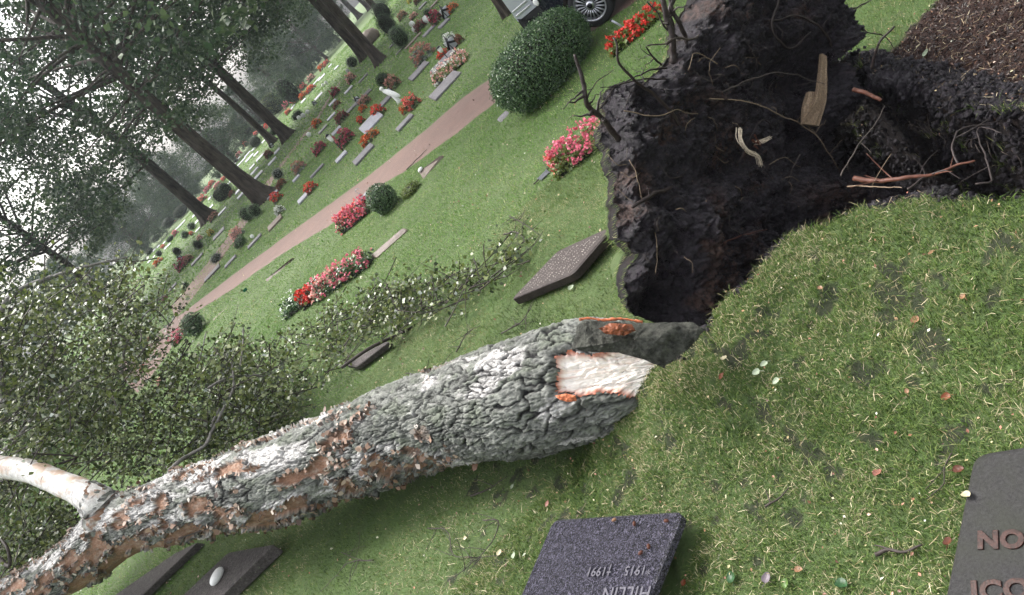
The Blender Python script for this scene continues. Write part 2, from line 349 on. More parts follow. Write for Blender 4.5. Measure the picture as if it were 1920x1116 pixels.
def terr(X, Y, soil=False):
    sh = X.shape; X = X.ravel(); Y = Y.ravel(); p = np.stack([X, Y, X*0], 1)
    near = (X > -2.5) & (X < 6) & (Y > .3) & (Y < 6.5)
    z = (fbm(p*.25, 3, 3)-.5)*.16*sst(3, 12, np.hypot(X, Y)) + (fbm(p*1.3, 3, 8)-.5)*.03
    so = np.zeros(X.shape); mu = np.zeros(X.shape)
    xn, yn, pn = X[near], Y[near], p[near]
    wb = (fbm(pn*7, 5, 21, .62)-.5)*.19
    d, s, par = segd(xn, yn, RIM); sd_ = d*-s
    amp = np.interp(par, np.arange(13), RIMH)
    z_n = np.where(sd_+wb > 0, amp*np.exp(-((sd_+wb)/.52)**2), amp*(1-sst(0, .07, -(sd_+wb))))
    z_n = z_n+(fbm(pn*9, 4, 31)-.5)*.05*np.exp(-(d/.35)**2)
    q = sdpoly(xn, yn, PIT_)+wb*.7
    deep = .2+.65*sst(5, 8, par)
    z_n = z_n-deep*sst(.0, .16, q)+((fbm(pn*6, 5, 41)-.5)*.34+(np.abs(fbm(pn*15, 4, 46)-.5))*-.16)*sst(-.03, .14, q)
    gq = G0(1690, 285, -.4); gd_ = np.hypot((xn-gq[0])/.55, (yn-gq[1])/.42); z_n = z_n-.95*np.exp(-gd_**2)*sst(.0, .14, q)+(fbm(pn*24, 4, 45)-.5)*.05*sst(0, .1, q)
    fr, _, _ = segd(xn, yn, [G0(x, y)[:2] for x, y in [(1600, 138), (1700, 172), (1800, 202), (1920, 232), (2200, 290)]])
    z_n = z_n+.10*np.exp(-(fr/.12)**2)*(.7+.6*fbm(pn*5, 3, 51))
    m = sst(-.03, .04, sdpoly(xn, yn, MUL)+wb*.5); z_n = z_n+m*(fbm(pn*22, 4, 61)-.5)*.06
    z[near] += z_n
    if not soil: return z.reshape(sh)
    so[near] = np.maximum(sst(-.05, .0, q), np.exp(-(fr/.14)**2) > .15).astype(float)
    so[near] = np.maximum(so[near], ((sd_+wb < .03*sst(.4, .6, fbm(pn*9, 3, 22))+.002) & (sd_ > -.16) & (par > 1.2)).astype(float))
    so[near] = np.maximum(so[near], .75*sst(.62, .68, fbm(pn*11, 4, 77))*(d < 1.0)); mu[near] = m
    return z, so, mu
def tz(x, y): return float(terr(np.array([float(x)]), np.array([float(y)]))[0])
def GH(px, py, dz=0.0):                               # ray hits the terrain
    z = 0.1
    for _ in range(7):
        q = G0(px, py, z); z = .5*z+.5*(tz(q[0], q[1])+dz)
    q[2] = tz(q[0], q[1])+dz; return q
def axis(ctr0, ctr1, fine, out, grow):
    a = list(np.arange(ctr0, ctr1, fine)); st = fine; x = a[-1]
    while x < out: st *= grow; x += st; a.append(x)
    st = fine; x = a[0]; pre = []
    while x > -out: st *= grow; x -= st; pre.append(x)
    return np.array(pre[::-1]+a)
gx = axis(-1.2, 3.9, .016, 230, 1.045); gy = axis(1.2, 5.3, .016, 230, 1.045)
XX, YY = np.meshgrid(gx, gy); Z, SO, MU = terr(XX.ravel(), YY.ravel(), True)
ny, nx = XX.shape; i, j = np.meshgrid(np.arange(ny-1), np.arange(nx-1), indexing='ij'); k = i*nx+j
ground = link('ground', mesh('ground', np.stack([XX.ravel(), YY.ravel(), Z], 1), np.stack([k, k+1, k+nx+1, k+nx], -1).reshape(-1, 4), MG, {'soil': SO, 'mulch': MU}))
tag(ground, 'short mossy lawn with fallen leaves sloping gently between the graves', None, kind='structure')
# ---- paths
def strip(name, A, B, mat, label, dz=.012, wig=.05):
    def res(px):
        q = np.array([G0(x, y)[:2] for x, y in px]); L = np.concatenate([[0], np.cumsum(np.hypot(*np.diff(q, axis=0).T))]); s = np.linspace(0, L[-1], 260)
        return np.stack([np.interp(s, L, q[:, 0]), np.interp(s, L, q[:, 1])], 1)
    a, b_ = res(A), res(B); n = len(a); w = 14
    T = np.linspace(0, 1, w)[None, :, None]; Q = a[:, None]*(1-T)+b_[:, None]*T
    wob = (fbm(np.stack([Q[..., 0].ravel()*3, Q[..., 1].ravel()*3, Q[..., 0].ravel()*0], 1), 3, 5)-.5).reshape(n, w)*wig*4
    Q[:, 0, 1] += wob[:, 0]; Q[:, -1, 1] += wob[:, -1]
    z = terr(Q[..., 0], Q[..., 1])+dz; z[:, 0] -= .02; z[:, -1] -= .02
    V = np.concatenate([Q, z[..., None]], -1).reshape(-1, 3); i, j = np.meshgrid(np.arange(n-1), np.arange(w-1), indexing='ij'); k = i*w+j
    o = link(name, mesh(name, V, np.stack([k, k+w, k+w+1, k+1], -1).reshape(-1, 4), mat)); return tag(o, label, None, kind='structure')
PFAR = [(215, 690), (270, 648), (326, 600), (404, 542), (492, 475), (609, 388), (694, 324), (790, 248), (872, 181), (933, 140), (1000, 85), (1067, 26), (1100, -10), (1200, -95)]
PNEAR = [(260, 740), (300, 690), (363, 590), (440, 545), (520, 485), (617, 423), (726, 338), (763, 318), (863, 250), (942, 187), (1020, 133), (1108, 66), (1207, 0), (1330, -80)]
strip('path', PFAR, PNEAR, MPATH, 'brown gravel path crossing the lawn')
strip('path', [(322, 572), (345, 548), (400, 478), (455, 405), (500, 340), (548, 278), (586, 232), (637, 153)], [(330, 600), (372, 548), (420, 478), (470, 405), (512, 340), (554, 278), (591, 232), (641, 153)], MPATH, 'narrow bare track running behind the second row of graves', wig=.06)
PATHPOLY = [G0(x, y)[:2] for x, y in PFAR+PNEAR[::-1]]
# ------------------------------------------------------------------ fallen birch
TP = [(1330, 668, 3.85, 110), (1215, 692, 3.9, 185), (1110, 712, 4.02, 220), (1010, 736, 4.2, 224), (890, 768, 4.55, 196), (771, 803, 4.95, 174), (660, 845, 5.3, 166), (550, 888, 5.6, 160),
      (475, 912, 5.85, 150), (402, 934, 6.1, 141), (300, 966, 6.4, 126), (225, 990, 6.7, 118), (150, 1052, 7.0, 100), (70, 1098, 7.3, 84), (-20, 1128, 7.7, 70), (-150, 1160, 8.2, 52), (-330, 1190, 9.0, 36)]
cp = np.array([P(x, y, d) for x, y, d, w_ in TP]); cr = np.array([w_/FPX*d/2-.017 for x, y, d, w_ in TP])
birch = thing('fallen_birch', 'big fallen birch with rough grey and orange peeling bark and upturned root plate', 'fallen tree', (1.0, 3.7, 0))
BO = np.array([1.0, 3.7, 0])
def bobj(name, me, parent=None, label=None):
    o = link(name, me, parent or birch, label=label)
    if parent is None or parent is birch: o.matrix_parent_inverse = Matrix.Translation(-Vector(BO))
    return o
def spline(pts, n, pw=1.0):
    pts = np.asarray(pts, float); L = np.concatenate([[0], np.cumsum(np.linalg.norm(np.diff(pts[:, :3], axis=0), axis=1))]); s = np.linspace(0, 1, n)**pw*L[-1]
    m = np.gradient(pts, L, axis=0); k = np.clip(np.searchsorted(L, s)-1, 0, len(L)-2); h = (L[k+1]-L[k])[:, None]; t_ = ((s-L[k])[:, None])/h
    return (2*t_**3-3*t_**2+1)*pts[k]+(t_**3-2*t_**2+t_)*h*m[k]+(-2*t_**3+3*t_**2)*pts[k+1]+(t_**3-t_**2)*h*m[k+1], s
NL, NC = 1050, 360
S_, sl = spline(np.concatenate([cp, cr[:, None]], 1), NL, 1.35); C_, R_ = S_[:, :3], S_[:, 3]
T_ = np.gradient(C_, axis=0); T_ /= np.linalg.norm(T_, axis=1)[:, None]
A_ = np.cross(T_, [0, 0, 1.0]); A_ /= np.linalg.norm(A_, axis=1)[:, None]; B_ = np.cross(A_, T_)   # A_ sideways, B_ up
th = np.linspace(0, 2*math.pi, NC, endpoint=False)
ax = np.repeat(sl, NC); an = np.tile(th, NL); rr = np.repeat(R_, NC)
D = (A_[:, None]*np.cos(th)[None, :, None]+B_[:, None]*np.sin(th)[None, :, None]).reshape(-1, 3)
Cc = np.repeat(C_, NC, 0); p3 = Cc+D*rr[:, None]
q3 = np.stack([ax*1.0, np.cos(an)*.3, np.sin(an)*.3], 1)
wu = (fbm(q3*6, 4, 5)-.5)*1.6; wv = (fbm(q3*6+50, 4, 9)-.5)*2.6
u1 = ax/.105+wu; v1 = an/(2*math.pi)*40
# periodic in angle through two overlapping looks
def cel(nv, su, s):
    vv = an/(2*math.pi)*nv+wv; return cells(ax/su+wu, vv, s)
F1, F2, ID = cel(58, .13, 3); H1, H2, HID = cel(30, .26, 23); _m = fbm(q3*3.3, 3, 19) > .52; F1, F2, ID = np.where(_m, H1, F1), np.where(_m, H2, F2), np.where(_m, HID, ID); G1, G2, GID = cel(104, .075, 13)
e1 = sst(.02, .13, F2-F1); e2 = sst(0, .2, G2-G1); cellc = sst(.55, .9, vn(np.stack([ID*91, ID*37, ID*3], 1), 5))*(.4+.6*sst(.4, .6, fbm(q3*30, 3, 17)))
seamfix = sst(0, .25, np.minimum(an, 2*math.pi-an))
far = sst(2.3, 4.3, ax)                                                # towards the crown bark peels more
up = np.sin(an)
pn_ = fbm(q3*np.array([4.2, 12, 12]), 5, 33)+.10*far-.12*(up+.2)*(.6+.4*far)-.035*(1-far)
peel = sst(.515, .535, pn_)*sst(1.2, 2.2, ax)
wn = fbm(q3*np.array([3, 8, 8])+9, 5, 63)+.10*far+.06*up
white = sst(.60, .68, wn)*(1-peel)
rough = fbm(q3*24, 5, 71)-.5
disp = (e1*.012+e2*.008+ID*.012*e1+rough*.026+(fbm(q3*np.array([50, 80, 80]), 3, 72)-.5)*.017)*(1-.35*far) - .004
disp = np.where(peel > .5, .002+rough*.016-.010*peel, disp)+((pn_ > .498) & (pn_ < .52))*sst(1.2, 2.2, ax)*.022
disp += (fbm(q3*1.7, 3, 81)-.5)*.10
slim = np.clip(rr/.25, .25, 1); disp *= slim
crack = (1-sst(.04, .15, F2-F1))*(1-.9*peel)*.97; crack = np.maximum(crack, (1-sst(.02, .14, G2-G1))*.55*(1-peel))
crack *= (.55+.45*sst(.35, .55, fbm(q3*4+3, 3, 91)))
V = p3+D*disp[:, None]
ppx, ppy, _ = pproj(p3); vis = np.einsum('ij,ij->i', D, np.array([0, 0, CAMH])-p3) > 0
TORN = [(1042, 672), (1075, 662), (1112, 664), (1160, 650), (1200, 640), (1330, 640), (1330, 760), (1240, 760), (1160, 740), (1120, 735), (1085, 743), (1062, 738), (1040, 738), (1046, 705)]
jag = (fbm(q3*30, 4, 101)-.5)*16
sdt = sdpoly(ppx, ppy, TORN)+jag; tor = vis & (sdt > 0)
tear = np.where(vis, sst(0, 12, sdt), 0)
fib = fbm(q3*np.array([2, 38, 38]), 4, 111)-.5
V = V-D*(np.where(vis, sst(-2, 10, sdt), 0)*(.055-fib*.035))[:, None]
lip = np.where(vis, np.exp(-((sdt+9)/8)**2), 0); V = V+D*(lip*.016)[:, None]
V_tr = V
i, j = np.meshgrid(np.arange(NL-1), np.arange(NC), indexing='ij'); j2 = (j+1) % NC
FQ = np.stack([i*NC+j, (i+1)*NC+j, (i+1)*NC+j2, i*NC+j2], -1).reshape(-1, 4)
ft = tor[FQ].all(1); UV = np.stack([ax, an/(2*math.pi)*1.6], 1)
def sub(F): 
    ids, inv = np.unique(F, return_inverse=True); return ids, inv.reshape(F.shape)
ids, F0 = sub(FQ[~ft]); 
trunk = bobj('trunk', mesh('trunk', V[ids], F0, MBARK, {'crack': crack[ids], 'cell': cellc[ids], 'peel': np.maximum(peel*seamfix, 0)[ids], 'white': white[ids]}, uv=UV[ids]))
ids, F0 = sub(FQ[ft]); edge = np.clip(1-sst(0, 8, sdt)+.6*sst(.66, .72, fbm(q3*np.array([3, 26, 26]), 3, 7)), 0, 1)
bobj('torn_wood', mesh('torn_wood', V[ids], F0, MWOOD, {'edge': edge[ids]}, uv=UV[ids]), label='pale freshly torn wood with orange rim')
kk = np.where((pn_ > .495) & (pn_ < .517) & (ax > 1.5) & vis)[0]; kk = RNG.choice(kk, 2600, replace=False)
FV_ = (V_tr[kk]+D[kk]*.004)[:, None]; szf = RNG.uniform(.012, .042, len(kk))[:, None]; t1 = np.repeat(T_, NC, 0)[kk]*RNG.choice([-1, 1], len(kk))[:, None]*.4+RNG.normal(size=(len(kk), 3))*.35; t1 /= np.linalg.norm(t1, axis=1)[:, None]; t2 = np.cross(D[kk], t1); t2 /= np.linalg.norm(t2, axis=1)[:, None]
lf = RNG.uniform(-.05, .22, len(kk))[:, None]; q0 = V_tr[kk]; Vf = np.stack([q0-t2*szf*.5, q0+t2*szf*.5, q0+t2*szf*.45+t1*szf*.5+D[kk]*szf*lf*.4, q0-t2*szf*.4+t1*szf*.55+D[kk]*szf*lf*.4, q0+t2*szf*.3+t1*szf*.9+D[kk]*szf*lf, q0-t2*szf*.25+t1*szf*.8+D[kk]*szf*lf], 1).reshape(-1, 3)
qk = np.arange(len(kk))[:, None]*6; o = MB().add(Vf, [np.concatenate([qk+np.array([[0, 1, 2, 3]]), qk+np.array([[3, 2, 4, 5]])])], np.repeat(RNG.uniform(0, 1, len(kk)), 6)).build('peeling_bark', LFLAKE, birch, smooth=False); o.matrix_parent_inverse = Matrix.Translation(-Vector(BO))
mb = MB()
for _ in range(34):
    x, y = RNG.uniform(1130, 1235), 0; y = RNG.uniform(672, 732); d_ = 3.70+(1235-x)/105*.10; p0 = P(x, y, d_); L_ = RNG.uniform(.05, .17); ds = P(x+60, y-14+RNG.normal()*5, d_-.03)-p0; ds /= np.linalg.norm(ds); mb.add(*tube([p0-ds*L_, p0-ds*L_*.3+RNG.normal(size=3)*.004, p0+ds*L_*.4], [.007, .005, .001], 5, .2))
o = mb.build('wood_splinters', MWOOD, birch, smooth=False); o.matrix_parent_inverse = Matrix.Translation(-Vector(BO))
# white limb forking up left
def limb(name, px, mat, seg=20, n=120, rough=.03, par=None, label=None):
    q = np.array([list(P(x, y, d))+[w_/FPX*d/2] for x, y, d, w_ in px]); s, L = spline(q, n)
    V, F = tube(s[:, :3], np.maximum(s[:, 3], .002), seg, rough); uv = np.zeros((len(V), 2)); uv[:, 0] = np.repeat(L, seg); uv[:, 1] = np.tile(np.arange(seg)/seg, n)
    return bobj(name, mesh(name, V, F, mat, uv=uv), par, label), s
limb1, _ = limb('limb', [(226, 1004, 6.86, 30), (216, 982, 6.70, 74), (190, 948, 6.55, 60), (150, 922, 6.6, 50), (117, 908, 6.7, 46), (58, 884, 6.95, 43), (0, 875, 7.2, 41), (-40, 868, 7.4, 38), (-70, 830, 7.6, 30), (-60, 790, 7.7, 24), (-20, 765, 7.8, 20), (6, 755, 7.9, 18), (2, 720, 7.95, 15), (-12, 670, 8.0, 13)], MWBARK, label='smooth white limb')
BR = [[(8, 745, 7.9, 18), (2, 705, 7.9, 15), (-6, 660, 8.0, 13), (0, 600, 8.1, 12), (12, 565, 8.1, 11), (35, 545, 8.2, 10), (90, 522, 8.3, 9), (150, 503, 8.4, 6), (240, 482, 8.6, 3)],
      [(-15, 660, 8.0, 12), (15, 645, 8, 10), (50, 622, 8.0, 9), (75, 626, 8.1, 6), (130, 645, 8.3, 4), (185, 648, 8.5, 2)],
      [(318, 882, 6.3, 9), (340, 862, 6.5, 8), (358, 852, 6.7, 7), (385, 835, 6.8, 6), (400, 790, 7, 5), (430, 740, 7.2, 4), (470, 705, 7.4, 3), (540, 712, 7.6, 2)],
      [(385, 835, 6.9, 6), (420, 765, 7, 5), (437, 728, 7.2, 4), (436, 690, 7.3, 3), (420, 655, 7.5, 2)],
      [(390, 728, 7.2, 5), (410, 716, 7.2, 5), (432, 708, 7.3, 4), (500, 706, 7.6, 3)],
      [(0, 850, 7.3, 8), (35, 820, 7.2, 7), (60, 785, 7.2, 6), (95, 748, 7.3, 6), (140, 720, 7.4, 5), (180, 700, 7.6, 4), (220, 690, 7.8, 2)],
      [(228, 705, 7.6, 5), (235, 650, 7.7, 5), (255, 612, 7.9, 4), (285, 580, 8, 3), (320, 610, 8.2, 2)],
      [(0, 790, 7.4, 6), (30, 770, 7.5, 6), (60, 750, 7.6, 5), (85, 742, 7.7, 3)],
      [(370, 690, 7.4, 4), (378, 660, 7.4, 3), (386, 625, 7.6, 2)], [(450, 690, 7.3, 3), (455, 650, 7.4, 3), (456, 615, 7.6, 2)],
      [(-5, 1045, 7.2, 10), (18, 1060, 7.1, 7), (16, 1035, 7.1, 6), (0, 1008, 7.2, 5)],
      [(640, 690, 7.2, 6), (690, 655, 7.3, 7), (745, 628, 7.5, 6), (800, 600, 7.6, 4), (870, 560, 7.7, 3), (960, 490, 8.0, 2)],
      [(110, 870, 7.0, 5), (140, 860, 7.1, 4), (60, 850, 7.1, 3)], [(335, 1010, 6.0, 3), (420, 985, 5.8, 3), (480, 985, 5.7, 2), (520, 960, 5.6, 2)]]
q = np.array([list(P(x, y, d))+[w_/FPX*d/2] for x, y, d, w_ in [(228, 1006, 6.86, 66), (208, 974, 6.68, 94), (188, 948, 6.58, 72), (166, 931, 6.58, 56), (150, 922, 6.6, 45)]]); s_, _L = spline(q, 60); v, f = tube(s_[:, :3], s_[:, 3], 60); v = v+(np.stack([fbm(v*26+k*9, 4, 3+k) for k in range(3)], 1)-.5)*.045
mc = mesh('branch_collar', v, f, MBARK, uv=np.stack([np.repeat(_L, 60), np.tile(np.arange(60)/60*.8, 60)], 1), attrs={'white': sst(.45, .6, fbm(v*9, 4, 8)), 'crack': .8*(1-sst(.36, .42, fbm(v*22, 4, 9))), 'peel': sst(.52, .56, fbm(v*7+5, 4, 8))}); bobj('branch_collar', mc)
for k, b_ in enumerate(BR): limb('branch', b_, MGTWIG if k < 10 else MTWIG, 7, 60, .12)
# foliage: twigs and leaves spread through the crown's volume
FOL = [([(-160, 530), (60, 540), (225, 530), (320, 640), (300, 700), (430, 655), (560, 665), (540, 800), (470, 850), (330, 890), (150, 880), (0, 850), (-160, 860)], 600, (6.9, 9.3), 40),
       ([(-150, 880), (60, 905), (150, 960), (180, 1005), (90, 1045), (-20, 1085), (-150, 1100)], 150, (7.4, 9.0), 48),
       ([(420, 650), (560, 640), (640, 560), (760, 545), (800, 590), (720, 640), (600, 720), (500, 830), (420, 880), (370, 890)], 150, None, 26),
       ([(660, 590), (700, 540), (790, 530), (880, 500), (960, 478), (975, 495), (900, 545), (820, 580), (730, 620), (680, 625)], 75, None, 18),
       ([(200, 490), (290, 520), (350, 600), (420, 640), (300, 700), (200, 600)], 40, (7.6, 9.3), 26)]
leafC = []; tw = MB(); leafS = []
for poly, n, dr, nl in FOL:
    xs = [q[0] for q in poly]; ys = [q[1] for q in poly]; c = 0
    while c < n:
        x, y = RNG.uniform(min(xs), max(xs)), RNG.uniform(min(ys), max(ys))
        if not inpoly(np.array([x]), np.array([y]), poly)[0]: continue
        if 285 < x < 395 and 580 < y < 690 and RNG.random() < .8: continue
        if dr is None: gd = gdepth(x, y); d = gd-RNG.uniform(.02, .62 if nl > 30 else .2)*.5
        else: d = RNG.uniform(*dr)
        o_ = P(x, y, d); c += 1
        if o_[2] < .04: o_ = P(x, y, gdepth(x, y, .1))
        dv = RNG.normal(size=3)*np.array([1, 1, .45]); dv /= np.linalg.norm(dv); L = RNG.uniform(.3, .85)
        tt = np.linspace(0, 1, 6)[:, None]; bend = RNG.normal(size=3)*.12; pts = o_+dv*L*(tt-.5)+bend*(tt**2); pts[:, 2] = np.maximum(pts[:, 2], .03)
        tw.add(*tube(pts, np.linspace(.0075, .002, 6), 3, cap=False))
        tl = RNG.uniform(0, 1, nl)[:, None]
        q = o_+dv*L*(tl-.5)+bend*tl**2+RNG.normal(size=(nl, 3))*.075; q[:, 2] = np.abs(q[:, 2]-.03)+.03; leafC.append(q)
leafC = np.concatenate(leafC); V, F, a = cards(leafC, RNG.uniform(.028, .058, len(leafC)), [.1, -.35, .8], .35, .8)
V_, F_, a_ = V, F, a
mb = MB().add(V_, F_, a_); mb.build('foliage', LB, birch).matrix_parent_inverse = Matrix.Translation(-Vector(BO))
tw.build('twigs', MTWIG, birch).matrix_parent_inverse = Matrix.Translation(-Vector(BO))
# ---- root plate
PN = np.array([.30, -.95, .13]); PN /= np.linalg.norm(PN); PO = G0(1300, 600, .12)
E1 = np.cross([0, 0, 1.0], PN); E1 /= np.linalg.norm(E1); E1 = -E1 if E1[0] < 0 else E1; E2 = np.cross(PN, E1); E2 = E2 if E2[2] > 0 else -E2
def onpl(px, py, off=0):
    d = ray(px, py); o = np.array([0, 0, CAMH]); k = ((PO+PN*off-o)@PN)/(d@PN); return o+d*k
PLPX = [(1150, 160), (1146, 230), (1156, 300), (1150, 380), (1166, 450), (1190, 478), (1180, 520), (1176, 560), (1200, 592), (1245, 605), (1320, 655), (1420, 640), (1560, 560), (1720, 480), (1800, 420), (1760, 330), (1640, 300), (1590, 240), (1618, 180), (1598, 120),
        (1560, 100), (1548, 60), (1580, 66), (1612, 62), (1618, 40), (1590, 15), (1560, -20), (1500, -70), (1400, -90), (1330, -60), (1318, 0), (1292, 30), (1282, 80), (1262, 110), (1238, 128), (1205, 150), (1180, 148)]
pc = onpl(1400, 290); loc = lambda q: np.array([(q-pc)@E1, (q-pc)@E2])
OL = np.array([loc(onpl(x, y)) for x, y in PLPX]); OL = np.concatenate([OL, OL[:1]]); Lc = np.concatenate([[0], np.cumsum(np.hypot(*np.diff(OL, axis=0).T))])
NT, NR = 760, 230
s = np.linspace(0, Lc[-1], NT, endpoint=False); ol = np.stack([np.interp(s, Lc, OL[:, 0]), np.interp(s, Lc, OL[:, 1])], 1)
ol *= (1+(fbm(np.stack([ol[:, 0]*9, ol[:, 1]*9, ol[:, 0]*0], 1), 4, 3)-.5)*.10)[:, None]
r = np.concatenate([np.linspace(0.001, 1, NR)]); AB = (ol[None]*r[:, None, None]).reshape(-1, 2); rr_ = np.repeat(r, NT)
pp = np.stack([AB[:, 0], AB[:, 1], AB[:, 0]*0], 1)
hx, hy, _ = pproj(pc+AB[:, :1]*E1+AB[:, 1:]*E2)
def bl(x, y, sx, sy, a=0):
    ca, sa = math.cos(a), math.sin(a); u = ((hx-x)*ca+(hy-y)*sa)/sx; v = (-(hx-x)*sa+(hy-y)*ca)/sy; return np.exp(-(u*u+v*v))
off = -.12*sst(.88, 1.0, rr_)**2+(fbm(pp*2.2, 4, 13)-.5)*.30+(fbm(pp*9, 4, 23)-.5)*.13+(fbm(pp*32, 4, 33)-.5)*.075+(fbm(pp*75, 3, 34)-.5)*.03
ck1, ck2, cid = cells(pp[:, 0]*17+(fbm(pp*12, 3, 4)-.5)*2, pp[:, 1]*17+(fbm(pp*12+9, 3, 5)-.5)*2, 7); off += (sst(0, .3, ck2-ck1)*.026+cid*.032)*sst(.35, .6, fbm(pp*3, 3, 66)+.1)
off += .12*bl(1290, 430, 30, 110)+.10*bl(1540, 360, 120, 40)+.10*bl(1230, 420, 60, 20, .3)-.30*bl(1500, 140, 60, 45)-.16*bl(1500, 250, 25, 60)-.20*bl(1240, 560, 40, 40)-.30*bl(1690, 290, 90, 60)+.07*bl(1390, 260, 40, 30)+.10*bl(1220, 260, 60, 90)
off += .05*bl(1330, 190, 80, 20, .5)-.06*bl(1330, 330, 60, 16, -.5)
FV = pc+AB[:, :1]*E1+AB[:, 1:]*E2+PN*off[:, None]
red = np.clip(1.2*bl(1310, 460, 16, 90)+.9*bl(1355, 290, 35, 22)+.8*bl(1560, 370, 60, 22)+.7*bl(1330, 190, 30, 18)+.5*bl(1350, 250, 20, 30)+.75*sst(.56, .66, fbm(pp*4.5, 4, 99)), 0, 1)*sst(.3, .55, fbm(pp*11, 4, 88)+.10)
i, j = np.meshgrid(np.arange(NR-1), np.arange(NT), indexing='ij'); j2 = (j+1) % NT
FF = np.stack([i*NT+j, i*NT+j2, (i+1)*NT+j2, (i+1)*NT+j], -1).reshape(-1, 4)
plate = bobj('root_plate', mesh('root_plate', FV, FF, MSOIL, {'red': red}), label='dark wet soil packed round the roots')
# rim and turf-covered back
rb = np.linspace(1, 0.02, 40); rim0 = FV[-NT:]; BV = [rim0]; 
for k, q in enumerate(rb[1:]):
    z_ = -.12-.26*sst(0, .2, 1-q)
    ab = ol*q; nn = (fbm(np.stack([ab[:, 0]*7, ab[:, 1]*7, ab[:, 0]*0+k*.3], 1), 4, 43)-.5)*.08
    BV.append(pc+ab[:, :1]*E1+ab[:, 1:]*E2+PN*(z_+nn+ (off[-NT:]*max(0, 1-k/3)*.6))[:, None])
BV = np.concatenate(BV); nb = len(rb); i, j = np.meshgrid(np.arange(nb-1), np.arange(NT), indexing='ij'); j2 = (j+1) % NT
mt = mg.copy(); mt.name = 'turf'
bobj('turf_layer', mesh('turf_layer', BV, np.stack([i*NT+j, i*NT+j2, (i+1)*NT+j2, (i+1)*NT+j], -1).reshape(-1, 4), mt, {'soil': np.concatenate([np.ones(NT*3), np.zeros(NT*(nb-3))])}), plate)
# turf fringe on the left and top edge
fc = BV[NT*0:NT*3]-E1*.006; fc = fc[RNG.integers(0, len(fc), 16000)]; fx, fy, _ = pproj(fc); fc = fc[(fx < 1270)]
def blades(P0, Hh, W, lean=.5, tri=False, rng=RNG, up=(0, 0, 1.0)):
    n = len(P0); a = rng.uniform(0, 2*math.pi, n); dx = np.stack([np.cos(a), np.sin(a), a*0], 1); b = rng.uniform(0, 2*math.pi, n)
    ld = np.stack([np.cos(b), np.sin(b), b*0], 1)*(np.abs(rng.normal(size=n))*lean)[:, None]
    Hh = Hh[:, None]; W = W[:, None]; up = np.asarray(up); mid = P0+(up*.62+ld*.35)*Hh; tip = P0+(up*.8+ld*1.1)*Hh
    if tri: V = np.stack([P0-dx*W, P0+dx*W, tip], 1).reshape(-1, 3); F = np.arange(3*n).reshape(n, 3); k = 3
    else:
        V = np.stack([P0-dx*W, P0+dx*W, mid+dx*W*.75, mid-dx*W*.75, tip], 1).reshape(-1, 3); q = np.arange(n)[:, None]*5; F = [q+np.array([[0, 1, 2, 3]]), q+np.array([[3, 2, 4]])]; k = 5
    return V, F, np.repeat(rng.uniform(0, 1, n), k)
V, F, a = blades(fc, RNG.uniform(.012, .034, len(fc)), RNG.uniform(.0008, .002, len(fc)), .6, up=-E1*.8+np.array([0, 0, .3])-PN*.5)
MB().add(V, F, a).build('turf_fringe', LG, plate)
def lumps(Pt, sz, rng, nm, mat, par):
    oc = np.array([(1, 0, 0), (-1, 0, 0), (0, 1, 0), (0, -1, 0), (0, 0, 1), (0, 0, -1)], float); of = np.array([(0, 2, 4), (2, 1, 4), (1, 3, 4), (3, 0, 4), (2, 0, 5), (1, 2, 5), (3, 1, 5), (0, 3, 5)])
    n = len(Pt); V = Pt[:, None]+oc[None]*sz[:, None, None]*rng.uniform(.5, 1.3, (n, 6, 1))+rng.normal(size=(n, 6, 3))*sz[:, None, None]*.25; F = (np.arange(n)[:, None, None]*6+of[None]).reshape(-1, 3)
    return MB().add(V.reshape(-1, 3), F).build(nm, mat, par)
_k = RNG.integers(NT*8, len(FV), 15000); _c = fbm(FV[_k]*6, 3, 5) > .44; _k = _k[_c]; lumps(FV[_k], RNG.uniform(.004, .017, len(_k))*RNG.uniform(.5, 1, len(_k)), RNG, 'loose_clods', MSOIL, plate)
# ---- roots (pixel, offset from the plate plane towards the viewer)
def root(pts, w0, w1, mat=MROOT, n=40, seg=8, wig=.012, forks=0, name='root'):
    q = np.array([onpl(x, y, o) for x, y, o in pts]); s_, L = spline(q, n); s_ = s_+(np.stack([fbm(s_*14+k*31, 3, 200+k) for k in range(3)], 1)-.5)*wig*2*sst(0, .15, L/L[-1])[:, None]
    rd = np.linspace(w0, w1, n)*(1+.25*(fbm(s_*30, 3, 9)-.5)*2); mb = MB().add(*tube(s_, rd, seg))
    for _ in range(forks):
        k = RNG.integers(n//4, n-4); dv = RNG.normal(size=3); dv[2] = abs(dv[2])*.5; dv /= np.linalg.norm(dv); Lf = RNG.uniform(.04, .16)
        tt = np.linspace(0, 1, 10)[:, None]; f_ = s_[k]+dv*Lf*tt+(np.stack([fbm(dv*9+tt*4+i_*7, 3, 31+i_) for i_ in range(3)], 1)-.5)*.06*tt; mb.add(*tube(f_, np.linspace(rd[k]*.6, .0012, 10), 5))
    return mb.build(name, mat, plate)
